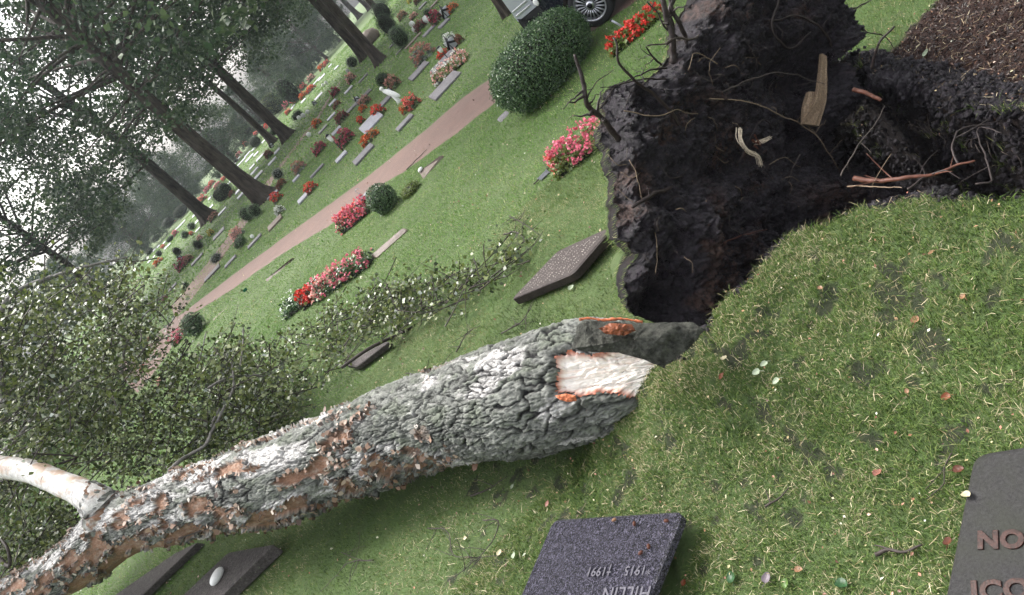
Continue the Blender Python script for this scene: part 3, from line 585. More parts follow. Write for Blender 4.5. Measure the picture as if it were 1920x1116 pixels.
RT = [([(1300, 290, .02), (1262, 218, .10), (1225, 175, .14), (1178, 140, .2), (1160, 118, .22), (1152, 80, .24), (1148, 72, .24)], .014, .005, MROOT, 3),
      ([(1160, 262, .02), (1130, 222, .08), (1100, 190, .12), (1092, 150, .14), (1084, 120, .15), (1078, 100, .16)], .019, .008, MROOT, 8),
      ([(1264, 118, .0), (1260, 70, .06), (1248, 30, .08), (1240, -10, .1), (1235, -50, .1)], .021, .012, MROOT, 6),
      ([(1290, 85, 0), (1275, 50, .04), (1262, 20, .06), (1250, -20, .06)], .015, .010, MROOT, 4),
      ([(1275, 75, .02), (1245, 50, .07), (1232, 25, .08), (1215, 2, .1)], .008, .003, MROOT, 2), ([(1260, 60, .02), (1256, 20, .05), (1280, -30, .05)], .016, .01, MROOT, 3),
      ([(1240, 122, .02), (1222, 105, .06), (1209, 87, .08)], .008, .003, MROOT, 3),
      ([(1330, 45, .03), (1300, 72, .06), (1270, 72, .07), (1240, 82, .09), (1212, 84, .1)], .007, .004, MFR, 2),
      ([(1285, 152, .02), (1225, 148, .08), (1190, 150, .12), (1155, 160, .14), (1124, 205, .15)], .006, .003, MROOT, 2),
      ([(1250, 128, .05), (1215, 132, .1), (1185, 146, .12), (1155, 160, .14), (1124, 166, .15)], .006, .002, MROOT, 3),
      ([(1100, 188, .13), (1112, 160, .15), (1135, 142, .16), (1150, 132, .16)], .004, .0015, MROOT, 1),
      ([(1262, 350, .07), (1230, 362, .13), (1205, 376, .16), (1186, 386, .17)], .014, .009, MROOT, 1),
      ([(1330, 500, .06), (1338, 470, .12), (1380, 445, .14), (1440, 432, .13)], .004, .002, MRROOT, 1),
      ([(1225, 420, .08), (1232, 460, .12), (1230, 515, .11)], .003, .0015, MPROOT, 0), ([(1180, 300, .09), (1200, 345, .12), (1202, 375, .12)], .0025, .001, MPROOT, 0),
      ([(1340, 180, .07), (1400, 150, .12), (1480, 138, .10), (1545, 160, .08)], .004, .002, MFR, 3), ([(1330, 185, .08), (1400, 190, .1), (1460, 215, .08), (1530, 255, .03), (1575, 320, -.02)], .004, .002, MPROOT, 4),
      ([(1170, 208, .1), (1230, 218, .13), (1265, 208, .13), (1310, 215, .1)], .003, .0015, MPROOT, 0), ([(1350, 90, .08), (1330, 130, .1), (1338, 160, .09)], .003, .001, MPROOT, 0),
      ([(1460, 0, .08), (1450, 60, .12), (1475, 90, .1), (1520, 60, .1)], .008, .003, MROOT, 4), ([(1560, 90, 0), (1545, 60, .08), (1500, 30, .1), (1440, 40, .1)], .009, .004, MROOT, 4),
      ([(1615, 48, -.03), (1625, 60, 0), (1655, 68, .02), (1690, 110, .05), (1730, 145, .06)], .004, .002, MROOT, 2), ([(1595, 15, 0), (1615, 10, .02), (1640, -5, .04)], .005, .003, MROOT, 1),
      ([(1560, 120, .02), (1590, 118, .0), (1600, 135, 0), (1620, 150, 0)], .003, .001, MROOT, 3), ([(1540, 70, .05), (1575, 50, .04), (1590, 90, .02)], .003, .001, MROOT, 3),
      ([(1448, 240, .1), (1430, 225, .13), (1410, 250, .15), (1385, 305, .13)], .0035, .002, MROOT, 1), ([(1500, 290, .1), (1490, 310, .12), (1478, 345, .1)], .003, .001, MFR, 0),
      ([(1420, 130, .1), (1410, 95, .13), (1390, 60, .12), (1400, 10, .1)], .004, .002, MROOT, 3), ([(1345, 120, .1), (1300, 100, .12), (1290, 130, .12)], .003, .0015, MPROOT, 1)]
for pts, w0, w1, mt_, fk in RT: root(pts, w0*.92, w1, mt_, forks=fk)
for k in range(90):                                    # fine rootlets on the soil face
    x, y = RNG.uniform(1170, 1570), RNG.uniform(20, 520); a0 = RNG.uniform(0, 6.3); L0 = RNG.uniform(15, 60)
    if sdpoly(np.array([x]), np.array([y]), PLPX)[0] < 15 or (x > 1420 and y > 380): continue
    kk = int(np.argmin((hx-x)**2+(hy-y)**2)); o0 = off[kk]+.015
    root([(x, y, o0), (x+L0*.5*math.cos(a0), y+L0*.5*math.sin(a0), o0+.03), (x+L0*math.cos(a0+.5), y+L0*math.sin(a0+.5), o0+.01)], .0022, .001, [MROOT, MPROOT, MFR][k % 3], 14, 5, .01, name='rootlet')
# splintered root ends
MSPL = plain('pale_split_root', (.50, .42, .32), .6, nscale=90, var=.4)
def splint(pts, w, mat, nf, name, flat=.35):
    mb = MB()
    for k in range(nf):
        q = np.array([onpl(x, y, o) for x, y, o in pts])+RNG.normal(size=3)*w*.6; s_, L = spline(q+RNG.normal(size=q.shape)*w*.25, 12)
        mb.add(*tube(s_, np.linspace(w*flat, w*flat*.3, 12)*RNG.uniform(.5, 1.2), 5, .2))
    return mb.build(name, mat, plate, smooth=False)
splint([(1386, 240, .10), (1388, 262, .15), (1402, 282, .15), (1420, 292, .13), (1426, 308, .12)], .012, MSPL, 12, 'broken_root'); splint([(1415, 268, .10), (1432, 265, .14), (1446, 258, .15)], .008, MSPL, 8, 'broken_root')
splint([(1412, 262, .12), (1420, 272, .12)], .02, MRROOT, 5, 'broken_root')
def slat(pts, th, mat, name, n=30, nf=9):
    A = [onpl(*q) for q in pts[0]]; B = [onpl(*q) for q in pts[1]]; a, _ = spline(np.array(A), n); b_, _ = spline(np.array(B), n)
    T = np.linspace(0, 1, nf)[None, :, None]; Q = a[:, None]*(1-T)+b_[:, None]*T; f = (fbm(np.stack([np.tile(np.arange(nf)*1.7, n), np.repeat(np.arange(n)*.12, nf), np.zeros(n*nf)], 1), 3, 3)-.5).reshape(n, nf, 1)*.012
    Vt = (Q+PN*f).reshape(-1, 3); Vb = (Q-PN*th).reshape(-1, 3); i, j = np.meshgrid(np.arange(n-1), np.arange(nf-1), indexing='ij'); k = i*nf+j; F = np.stack([k, k+1, k+nf+1, k+nf], -1).reshape(-1, 4); m = n*nf
    per = [j for j in range(nf)]+[i*nf+nf-1 for i in range(1, n)]+[(n-1)*nf+j for j in range(nf-2, -1, -1)]+[i*nf for i in range(n-2, 0, -1)]
    S = np.array([(per[k], per[(k+1) % len(per)], per[(k+1) % len(per)]+m, per[k]+m) for k in range(len(per))])
    return MB().add(np.concatenate([Vt, Vb]), np.concatenate([F, F[:, ::-1]+m, S])).build(name, mat, plate, smooth=False)
slat([[(1541, 100, .02), (1536, 150, .06), (1530, 185, .06), (1504, 232, .05)], [(1550, 105, .0), (1551, 150, .04), (1549, 190, .04), (1536, 236, .03)]], .02, MSPLINT, 'split_root_wood')
slat([[(1516, 172, .03), (1508, 200, .04), (1506, 228, .04)], [(1531, 172, .03), (1530, 200, .04), (1524, 232, .04)]], .02, MSPLINT, 'split_root_wood')
# bark flap in front of the trunk's foot
def shell(px, d0, bulge, mat, name, th=.035, nr=40, nt=200, par=None, cx=None):
    ol_ = np.array([P(x, y, d) for x, y, d in px]); c = P(*cx) if cx else ol_.mean(0); ol_ = np.concatenate([ol_, ol_[:1]]); L = np.concatenate([[0], np.cumsum(np.linalg.norm(np.diff(ol_, axis=0), axis=1))]); s = np.linspace(0, L[-1], nt, endpoint=False)
    o = np.stack([np.interp(s, L, ol_[:, k]) for k in range(3)], 1); o = c+(o-c)*(1+(fbm(o*40, 3, 3)-.5)*.12)[:, None]; vd = np.array([0, 0, CAMH])-c; vd /= np.linalg.norm(vd)
    r = np.linspace(.01, 1, nr); Q = c+(o-c)[None]*r[:, None, None]; Q = Q.reshape(-1, 3); rr = np.repeat(r, nt)
    hgt = bulge*(1-rr**2)+(fbm(Q*16, 4, 5)-.5)*.05+(fbm(Q*60, 3, 6)-.5)*.022
    Vt = Q+vd*hgt[:, None]; Vb = Q-vd*(th-bulge*(1-rr**2)*.8)[:, None]; i, j = np.meshgrid(np.arange(nr-1), np.arange(nt), indexing='ij'); j2 = (j+1) % nt
    F = np.stack([i*nt+j, i*nt+j2, (i+1)*nt+j2, (i+1)*nt+j], -1).reshape(-1, 4); m = nr*nt; e = (nr-1)*nt; k = np.arange(nt); k2 = (k+1) % nt
    ring = np.stack([e+k, e+k2, e+k2+m, e+k+m], 1)
    me = mesh(name, np.concatenate([Vt, Vb]), [F, F[:, ::-1]+m, ring], [mat, MORANGE], midx=np.concatenate([np.zeros(len(F)), np.ones(len(F)), np.ones(len(ring))])); o = link(name, me, par or birch); o.matrix_parent_inverse = Matrix.Translation(-Vector(BO)); return o
shell([(1070, 655, 3.52), (1078, 628, 3.52), (1092, 600, 3.56), (1130, 602, 3.55), (1200, 606, 3.5), (1300, 604, 3.42), (1318, 620, 3.4), (1290, 655, 3.4), (1245, 690, 3.4), (1200, 672, 3.42), (1160, 662, 3.45), (1110, 660, 3.5)], 3.5, .07, MMOSS, 'bark_flap', cx=(1190, 636, 3.47))
shell([(1122, 616, 3.38), (1145, 606, 3.37), (1185, 608, 3.35), (1192, 620, 3.35), (1170, 630, 3.36), (1135, 626, 3.37)], 3.4, .01, MWOUND, 'bark_wound', th=.06, nr=14, nt=90)
q = np.array([P(x, y, d) for x, y, d in [(1086, 600, 3.50), (1100, 597, 3.50), (1130, 600, 3.49), (1165, 598, 3.47), (1205, 604, 3.45)]]); MB().add(*tube(spline(q, 30)[0], .006*RNG.uniform(.5, 1.4, 30), 6, .2)).build('bark_edge', MORANGE, birch).matrix_parent_inverse = Matrix.Translation(-Vector(BO))
shell([(1040, 742, 3.68), (1062, 738, 3.66), (1080, 742, 3.64), (1082, 752, 3.64), (1064, 754, 3.64), (1050, 750, 3.66)], 3.7, .01, MORANGE, 'bark_strip', th=.03, nr=10, nt=60)
# big root along the far side of the hole
def wroot(px, w, name, mat=MSOIL, n=90, seg=18, rough=.12, parent=None):
    q = np.array([list(GH(x, y, dz))+[w_] for x, y, dz, w_ in px]); s_, L = spline(q, n); V, F = tube(s_[:, :3], s_[:, 3], seg, rough); V = V+(np.stack([fbm(V*14+k*9, 4, 3+k) for k in range(3)], 1)-.5)*.06
    o = MB().add(V, F).build(name, mat, parent or birch); o.matrix_parent_inverse = Matrix.Translation(-Vector(BO)) if parent is None else Matrix(); return o
wroot([(1608, 130, .10, .03), (1625, 138, .06, .04), (1680, 158, .0, .05), (1740, 178, -.06, .045), (1790, 200, -.12, .03)], 0, 'root', MSOIL, rough=.35)
MBH = MB()
def r3(pts, w0, w1, mat, forks=2):                      # thin roots given by pixel and depth
    q = np.array([P(*a) for a in pts]); s_, L = spline(q, 40); s_ = s_+(np.stack([fbm(s_*14+k*31, 3, 300+k) for k in range(3)], 1)-.5)*.02
    mb = MB().add(*tube(s_, np.linspace(w0, w1, 40), 7, .1))
    for _ in range(forks):
        k = RNG.integers(5, 36); dv = RNG.normal(size=3); dv /= np.linalg.norm(dv); tt = np.linspace(0, 1, 8)[:, None]; mb.add(*tube(s_[k]+dv*RNG.uniform(.05, .15)*tt+RNG.normal(size=3)*.03*tt**2, np.linspace(w1, .001, 8), 5))
    mb.build('root', mat, plate)
for k in range(70):                                    # hair roots hanging from the far wall of the hole and the plate's underside
    x, y = RNG.uniform(1600, 1900), 0; y = 150+(x-1600)*.28+RNG.uniform(-5, 60); d = float(gdepth(x, y, -.1)); L = RNG.uniform(10, 50)
    r3_ = [(x, y, d), (x+L*.4+RNG.normal()*8, y+L*.4+RNG.normal()*8, d-.03), (x+L*.8+RNG.normal()*12, y+L*.7+RNG.normal()*12, d-.02)]; q = np.array([P(*a) for a in r3_]); MBH.add(*tube(spline(q, 8)[0], np.linspace(.002, .0008, 8), 4))
MBH.build('fine_roots', MFR, plate)
dR = lambda x, y: float(gdepth(x, y, .05))
r3([(1600, 335, 3.25), (1650, 340, 3.15), (1700, 334, 3.05), (1740, 330, 3.0), (1790, 310, 2.95), (1830, 300, 2.9)], .012, .004, MRROOT, 5)
r3([(1700, 355, 3.02), (1740, 330, 3.0), (1770, 320, 2.95), (1800, 335, 2.9)], .005, .002, MROOT, 3)
r3([(1830, 345, 2.9), (1855, 340, 2.88), (1850, 300, 2.95), (1840, 240, 3.1), (1880, 250, 3.0)], .004, .002, MROOT, 2); r3([(1795, 310, 3.0), (1785, 270, 3.05), (1810, 240, 3.1), (1860, 235, 3.1)], .005, .002, MROOT, 2)
r3([(1637, 128, 4.0), (1640, 105, 3.95), (1650, 80, 3.9), (1676, 48, 3.85)], .008, .005, MROOT, 1); r3([(1575, 330, 3.4), (1610, 270, 3.5), (1640, 235, 3.6), (1660, 200, 3.7)], .003, .0015, MFR, 2)
r3([(1590, 350, 3.3), (1640, 350, 3.15), (1690, 352, 3.0)], .003, .0015, MPROOT, 1)
r3([(1600, 168, 3.9), (1625, 175, 3.85), (1652, 188, 3.8)], .012, .009, MRROOT, 0)
# ------------------------------------------------------------------ standing trees
def crown_mesh(name, seed, R, z0, z1, ncl, nlf, leaf, droop=0.0, spread=.55):
    rng = np.random.default_rng(seed); u = rng.uniform(-1, 1, ncl*4); a = rng.uniform(0, 6.28, ncl*4); r = rng.uniform(.15, 1, ncl*4)**.55
    zz = rng.uniform(0, 1, ncl*4)**.9; prof = np.sin(np.clip(.18+zz*.86, 0, 1)*math.pi)**.55
    C = np.stack([np.cos(a)*r*R*prof, np.sin(a)*r*R*prof, z0+(z1-z0)*zz-droop*(r**2)*(1-zz)], 1)
    C = C[(fbm(C*.5, 3, seed) > .50) & ((np.hypot(C[:, 0], C[:, 1]) > 2.8) | (C[:, 2] > z0+9))][:ncl]; n = len(C)
    q = np.repeat(C, nlf, 0)+rng.normal(size=(n*nlf, 3))*np.array([spread, spread, spread*.42])*np.repeat(rng.uniform(.6, 1.5, n), nlf)[:, None]
    V, F, rd = cards(q, rng.uniform(leaf*.6, leaf*1.3, len(q)), [0, 0, 1], .3, .75, rng=rng)
    rd = np.clip(rd*.7+np.repeat(rng.uniform(-.15, .45, n), nlf*4), 0, 1)
    return mesh(name, V, F, LT, {'rnd': rd}, False), C
def limb_mesh(name, C, seed, z0, step=1.0, k=60):
    rng = np.random.default_rng(seed); mb = MB()
    for i in rng.permutation(len(C))[:k]:
        c = C[i]; zb = z0-1+(c[2]-z0+1)*rng.uniform(.25, .9)+rng.uniform(0, 1.5); b = np.array([0, 0, zb]); m = (b+c)/2+rng.normal(size=3)*.35+np.array([0, 0, .3]); t = np.linspace(0, 1, 9)[:, None]
        pts = b*(1-t)**2+2*m*t*(1-t)+c*t*t; L = np.linalg.norm(c-b); mb.add(*tube(pts, np.linspace(.02+L*.010, .010, 9), 6, cap=False))
    V = np.concatenate(mb.V); return mesh(name, V, [np.concatenate(f) for f in mb.F.values()], MTREE)
CR = []
for k, (R_c, z0, z1, ncl, dr) in enumerate([(6.4, 5.4, 17, 250, 2.0), (5.6, 4.8, 15, 240, 1.6), (6.8, 6.2, 18, 330, 2.4), (5.5, 1.2, 12, 380, .6)]):
    cm, C = crown_mesh('crown', 100+k, R_c, z0, z1, ncl, 92, .17 if k < 3 else .19, dr); CR.append((cm, limb_mesh('limbs', C, k, z0), z1))
def tree(px, py, wpx, proto, label, rz=0, s=1.0, lean=(0, 0), name='broadleaf_tree', group=None, pos=None, r=None, crown=True, nn=26, offc=(0, 0)):
    q = GH(px, py) if pos is None else np.array([pos[0], pos[1], tz(*pos)]); d = float((q-np.array([0, 0, CAMH]))@Fw); r = r or wpx/FPX*d/2
    t_ = thing(name, label, 'tree', q, 0, group); cm, lm, H = CR[proto]; H = H*s*.92; z = np.concatenate([[-.3, 0, .15, .35, .7, 1.2, 2], np.linspace(2.8, H, 22)])
    c = np.stack([lean[0]*z+.10*np.sin(z*.45+px), lean[1]*z+.08*np.sin(z*.37+py), z], 1); rad = r*.72*(1-.66*(np.clip(z, 0, H)/H))*(1+.65*np.exp(-np.clip(z, 0, 9)/.35)); c[0, :2] = c[1, :2]
    V, F = tube(c, rad, nn); an = np.tile(np.arange(nn)*2*math.pi/nn, len(z)); zz = np.repeat(z, nn); rr = np.repeat(rad, nn)
    cc = np.repeat(c, nn, 0); dv = V-cc; flare = np.exp(-np.clip(zz, 0, 9)/.5); V = cc+dv*(1+.22*flare*np.cos(an*5+px)+(fbm(np.stack([np.cos(an)*2, np.sin(an)*2, zz*.8], 1)+px, 4, 3)-.5)*.16)[:, None]
    link('trunk', mesh('trunk', V, F, MTREE), t_)
    if crown:
        for nm, me in (('crown', cm), ('limbs', lm)):
            o = link(nm, me, t_); o.scale = (s, s, s); o.rotation_euler = (0, 0, rz); o.location = (lean[0]*8*s+offc[0], lean[1]*8*s+offc[1], 0)
    return t_
tree(395, 408, 34, 1, 'dark straight trunk rising beside the two clipped balls, leftmost of the three large leaning trunks', .4, 1.0)
tree(500, 372, 44, 0, 'big pale grey trunk standing on the narrow track, broadest tree of the cemetery row', 1.9, .95)
tree(545, 255, 31, 2, 'dark slender trunk rising beside the green shrub at the far lawn edge', 3.1, .9)
tree(690, 104, 29, 0, 'left trunk of the close pair, dark and smooth with a round bush at its foot', 5.0, .9)
tree(716, 116, 26, 2, 'right trunk of the close pair, brown bark with a spreading root foot', 2.2, .95, (.02, 0))
tree(955, 24, 28, 1, 'dark trunk standing on the lawn just beyond the parked car', .3, 1.0)
tree(250, 585, 22, 1, 'thin dark trunk half hidden behind the fallen birch leaves', 2.3, .85, (-.02, 0))
tree(264, 470, 17, 1, 'slim dark trunk at the far left edge of the grave rows', 4.4, .9)
tree(676, 32, 14, 0, 'thin far trunk, nearer of two standing on the pale far lawn', 1.2, 1.0); tree(694, 18, 13, 2, 'thin far trunk, right of two standing on the pale far lawn', 3.3, 1.0)
tree(600, 114, 10, 1, 'thin pinkish trunk beside the dark far hedge', 5.3, 1.1)
# tree whose low crown hangs at the left
for k, (x_, y_, pr, s_, lb) in enumerate([(-14.5, 24, 3, .95, 'low spreading tree with bright wet leaves hanging over the left side'), (-25, 36, 3, 1.1, 'dense dark tree filling the left edge behind the hanging leaves'), (-20, 30, 3, 1.05, 'dark leafy tree standing between the hanging leaves and the dense tree'),
                                          (-3, 50, 0, .9, 'tall tree behind the big pale grey trunk'), (8, 56, 2, .85, 'tall tree behind the close pair of trunks')]):
    tree(0, 0, 0, pr, lb, k*1.7, s_, pos=(x_, y_), r=.3)
# far woodland, each tree its own thing
rng = np.random.default_rng(5); wl = []
for k in range(44):
    X_ = -75+k*3.35+rng.uniform(-1.2, 1.2); Y_ = 74+rng.uniform(0, 26)+(12 if k % 2 else 0)-.12*X_; sc_ = rng.uniform(.45, .8)
    q = (X_, Y_, tz(X_, Y_)-.2)
    if k == 0:
        base = tree(0, 0, 0, 3, 'hazy grey green tree in the woodland beyond the far lawn', 0, .8, pos=(X_, Y_), r=.35, name='woodland_tree', group='trees of the far woodland', nn=10)
    else: dup(base, base['label'], q, rng.uniform(0, 6), (sc_, sc_, sc_*rng.uniform(.9, 1.2)), 'trees of the far woodland')
# ------------------------------------------------------------------ shrubs
def shrub_mb(V0, N0, nleaf, size, jit, seed=1, bias=.45):
    rng = np.random.default_rng(seed); k = rng.integers(0, len(V0), nleaf); C = V0[k]+rng.normal(size=(nleaf, 3))*jit
    return cards(C, rng.uniform(size*.6, size*1.3, nleaf), N0[k], bias, .6, rng=rng)
def blob(n, rx, ry, rz, zc, ex=2.0, flat=True, seed=0):
    rng = np.random.default_rng(seed); d = rng.normal(size=(n, 3)); d /= np.linalg.norm(d, axis=1)[:, None]
    s = (np.abs(d)**ex).sum(1)**(-1/ex); V = d*s[:, None]*np.array([rx, ry, rz]); V *= (1+(fbm(V*3/max(rx, .2)+seed, 3, seed)-.5)*(.16 if rx > .6 else .42))[:, None]; V[:, 2] += zc; m = V[:, 2] > .01
    return V[m], d[m]
def core(rx, ry, rz, zc, ex=2.0, seg=24):
    u, v = np.meshgrid(np.linspace(0, math.pi, seg//2), np.linspace(0, 2*math.pi, seg, endpoint=False), indexing='ij'); d = np.stack([np.sin(u)*np.cos(v), np.sin(u)*np.sin(v), np.cos(u)], -1).reshape(-1, 3)
    s = (np.abs(d)**ex).sum(1)**(-1/ex); V = d*s[:, None]*np.array([rx, ry, rz]); V[:, 2] = np.maximum(V[:, 2]+zc, 0); i, j = np.meshgrid(np.arange(seg//2-1), np.arange(seg), indexing='ij'); j2 = (j+1) % seg
    return V, np.stack([i*seg+j, (i+1)*seg+j, (i+1)*seg+j2, i*seg+j2], -1).reshape(-1, 4)
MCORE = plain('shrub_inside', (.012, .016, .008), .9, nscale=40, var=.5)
def shrub(px, py, wpx, hpx, label, cat='shrub', name='clipped_shrub', leaf=.02, n=5000, mat=None, ex=2.0, jit=.02, depthf=1.0, rz=0, group=None, seed=1, pos=None):
    q = GH(px, py) if pos is None else np.array([*pos, tz(*pos)]); d = float((q-np.array([0, 0, CAMH]))@Fw); k = d/FPX; rx, rzz = wpx*k/2, hpx*k/2; ry = rx*depthf
    t_ = thing(name, label, cat, q+np.array([0, ry*.6, 0]), rz, group); V, Nn = blob(n*2, rx, ry, rzz, rzz*.93, ex, seed=seed); v, f, a = shrub_mb(V, Nn, n, leaf, jit, seed)
    MB().add(v, f, a).build('foliage', mat or LH, t_, smooth=False); cv, cf = core(rx*.84, ry*.84, rzz*.84, rzz*.93, ex); MB().add(cv, cf).build('inner_core', MCORE, t_); return t_  # solid dark core fills the gaps behind the leaf cards
# the big box hedge: 1.3 m long, parallel to the picture's horizon
hq = (GH(985, 208)+GH(1112, 118))/2
shrub(0, 0, 0, 0, '', pos=(0, -900), n=20) if False else None
t_ = thing('box_hedge', 'large clipped dark green box hedge beside the gravel path and the parked car', 'hedge', (hq[0]+.11, hq[1]+.22, hq[2]), math.radians(2))
V, Nn = blob(60000, .68, .46, .37, .34, 2.6, seed=3); v, f, a = shrub_mb(V, Nn, 30000, .027, .022, 3, .35); MB().add(v, f, a).build('foliage', LH, t_, smooth=False)
v, f = core(.62, .40, .33, .33, 2.6, 36); MB().add(v, f).build('inner_core', MCORE, t_)
LM2 = LT
for a_ in [(735, 392, 52, 52, 'small clipped round evergreen beside the bright pink flowers and the lantern', 'round_shrub', .022, 6000, LH, 2.3), (376, 624, 44, 42, 'round dark bush at the end of a thin stone slab, by the birch twigs', 'round_shrub', .022, 5000, LH, 2.0),
           (473, 412, 28, 30, 'left of two touching green balls beside the narrow track', 'round_shrub', .03, 1600, LH, 2.0), (487, 405, 24, 28, 'right of two touching green balls beside the narrow track', 'round_shrub', .03, 1500, LH, 2.0),
           (427, 372, 44, 30, 'long clipped dark hedge lying between the leftmost large trunks', 'clipped_hedge', .04, 2600, LH, 3.0), (364, 430, 15, 15, 'upper of two small dark balls near the leftmost large trunk', 'round_shrub', .05, 700, LH, 2), (352, 446, 15, 15, 'lower of two small dark balls near the leftmost large trunk', 'round_shrub', .05, 700, LH, 2),
           (374, 362, 11, 11, 'tiny grey green ball bush among the far red flowers', 'round_shrub', .06, 500, LS, 2), (413, 334, 12, 12, 'tiny dark ball bush above the long clipped hedge', 'round_shrub', .06, 500, LH, 2), (486, 274, 26, 22, 'rounded green bush standing among the far white slabs', 'shrub', .05, 1200, LT, 2.2),
           (519, 252, 20, 16, 'dark bush touching the slender dark trunk', 'shrub', .05, 900, LT, 2), (528, 210, 50, 42, 'broad light green shrub at the far lawn edge by the slender trunk', 'shrub', .10, 2600, LL, 2.2), (496, 232, 34, 34, 'green shrub left of the slender dark trunk at the far lawn edge', 'shrub', .10, 1600, LT, 2.2),
           (811, 33, 20, 20, 'neat globe bush beside crimson flowers near the top edge', 'round_shrub', .03, 1400, LH, 2), (742, 62, 32, 44, 'dark upright conifer bush beside the close pair of trunks', 'conifer_shrub', .04, 2600, LT, 2.3), (764, 84, 34, 42, 'bright green rounded conifer bush right of the darker one', 'conifer_shrub', .035, 2600, LH, 2.2),
           (731, 36, 36, 40, 'loose dark bush with pale blossoms near the top edge', 'shrub', .05, 2000, LT, 2), (668, 124, 24, 22, 'dark green bush at the foot of the close pair of trunks', 'shrub', .04, 1200, LH, 2), (563, 222, 24, 16, 'low bush with pale bowls beside it behind the narrow track', 'shrub', .05, 800, LT, 2),
           (528, 333, 20, 20, 'faded green bush in the row left of the orange flowers', 'shrub', .04, 700, LS, 2), (727, 158, 26, 24, 'dark green leafy clump behind the tan hydrangea', 'shrub', .035, 1300, LT, 2), (378, 466, 16, 20, 'low dark green clump below the peach flowers', 'shrub', .04, 600, LT, 2),
           (456, 462, 26, 18, 'dark glossy bush with a rim of red blossoms beside the narrow track', 'shrub', .03, 1200, LH, 2), (410, 490, 24, 16, 'thin twiggy grey bush over a dark slab', 'shrub', .03, 600, LS, 2), (776, 362, 40, 16, 'fading yellow green and brown plants between the round evergreen and a grave slab', 'shrub', .025, 1200, LL, 2),
           (302, 480, 14, 12, 'small green tuft among the far left graves', 'shrub', .05, 400, LT, 2), (322, 452, 18, 10, 'dark tuft beside far white plaques', 'shrub', .05, 400, LT, 2), (296, 452, 20, 12, 'dull bush behind the row of white plaques', 'shrub', .06, 500, LS, 2), (284, 476, 18, 12, 'dark bush at the near end of the white plaques', 'shrub', .06, 500, LT, 2),
           (345, 405, 40, 22, 'green shrub row in front of the pale reeds', 'shrub', .08, 1200, LT, 2), (322, 425, 36, 20, 'dark shrub beside the pale reeds', 'shrub', .08, 1000, LT, 2), (338, 478, 16, 18, 'dark bushy plant behind crimson flowers', 'shrub', .04, 500, LT, 2), (350, 540, 14, 12, 'green seedling bush by the narrow track', 'shrub', .04, 400, LH, 2)]:
    x, y, wp, hp, lb, nm, lf, n_, mt_, ex = a_; shrub(x, y, wp, hp, lb, 'bush' if 'hedge' not in nm else 'hedge', nm, lf, n_, mt_, ex, lf*.5, seed=x)
for k, (x, y, wp, hp, lb) in enumerate([(330, 398, 70, 44, 'pale grey reeds standing tall along the far edge'), (300, 430, 60, 40, 'pale dry reeds left of the tall ones'), (470, 262, 40, 50, 'pale autumn shrub beyond the red rows'), (560, 190, 40, 60, 'misty blue green bush by the dark far hedge')]):
    shrub(x, y, wp, hp, lb, 'bush', 'far_shrub', .16, 1500, [LS, LS, LO, LT][k], 2.2, .25, seed=x)
def hedge_wall(p0, p1, h, th, label):
    a, b_ = G0(*p0), G0(*p1); L = np.linalg.norm(b_-a); rz = math.atan2(b_[1]-a[1], b_[0]-a[0]); t_ = thing('far_hedge', label, 'hedge', (a+b_)/2, rz)
    V, Nn = blob(9000, L/2, th, h/2, h*.48, 6, seed=9); v, f, r_ = shrub_mb(V, Nn, 4000, .16, .08, 9); MB().add(v, f, r_).build('foliage', LT, t_, smooth=False); v, f = core(L/2*.97, th*.9, h*.48, h*.47, 6); MB().add(v, f).build('inner_core', MCORE, t_)
hedge_wall((536, 172), (628, 68), 1.5, .5, 'long dark clipped hedge closing the far lawn'); hedge_wall((350, 368), (430, 280), 1.0, .5, 'low dark hedge behind the far white slabs'); hedge_wall((262, 465), (345, 375), 1.2, .5, 'dull hedge at the far left edge of the graves')
# ------------------------------------------------------------------ flowers, slabs, lanterns
def flower_mbs(w, dpt, h, nl, nb, leaf, pet, seed, zlo=.35):
    rng = np.random.default_rng(seed); x = rng.uniform(-.5, .5, nl)*w; y = rng.uniform(-.5, .5, nl)*dpt; e = np.sqrt(np.clip(1-(x/w*2)**4*.75-(y/dpt*2)**2*.6, .05, 1)); z = rng.uniform(.02, .85, nl)*h*e
    L = cards(np.stack([x, y, z], 1), rng.uniform(leaf*.6, leaf*1.4, nl), [0, -.2, 1], .4, .75, rng=rng)
    x = rng.uniform(-.5, .5, nb)*w; y = rng.uniform(-.55, .45, nb)*dpt; e = np.sqrt(np.clip(1-(x/w*2)**4*.75-(y/dpt*2)**2*.6, .05, 1)); z = rng.uniform(zlo, 1.1, nb)*h*e
    C = np.repeat(np.stack([x, y, z], 1), 5, 0)+rng.normal(size=(nb*5, 3))*pet*.35
    Bc = cards(C, rng.uniform(pet*.7, pet*1.2, nb*5), None, 0, .85, .3, rng=rng); return L, Bc
FP = {}
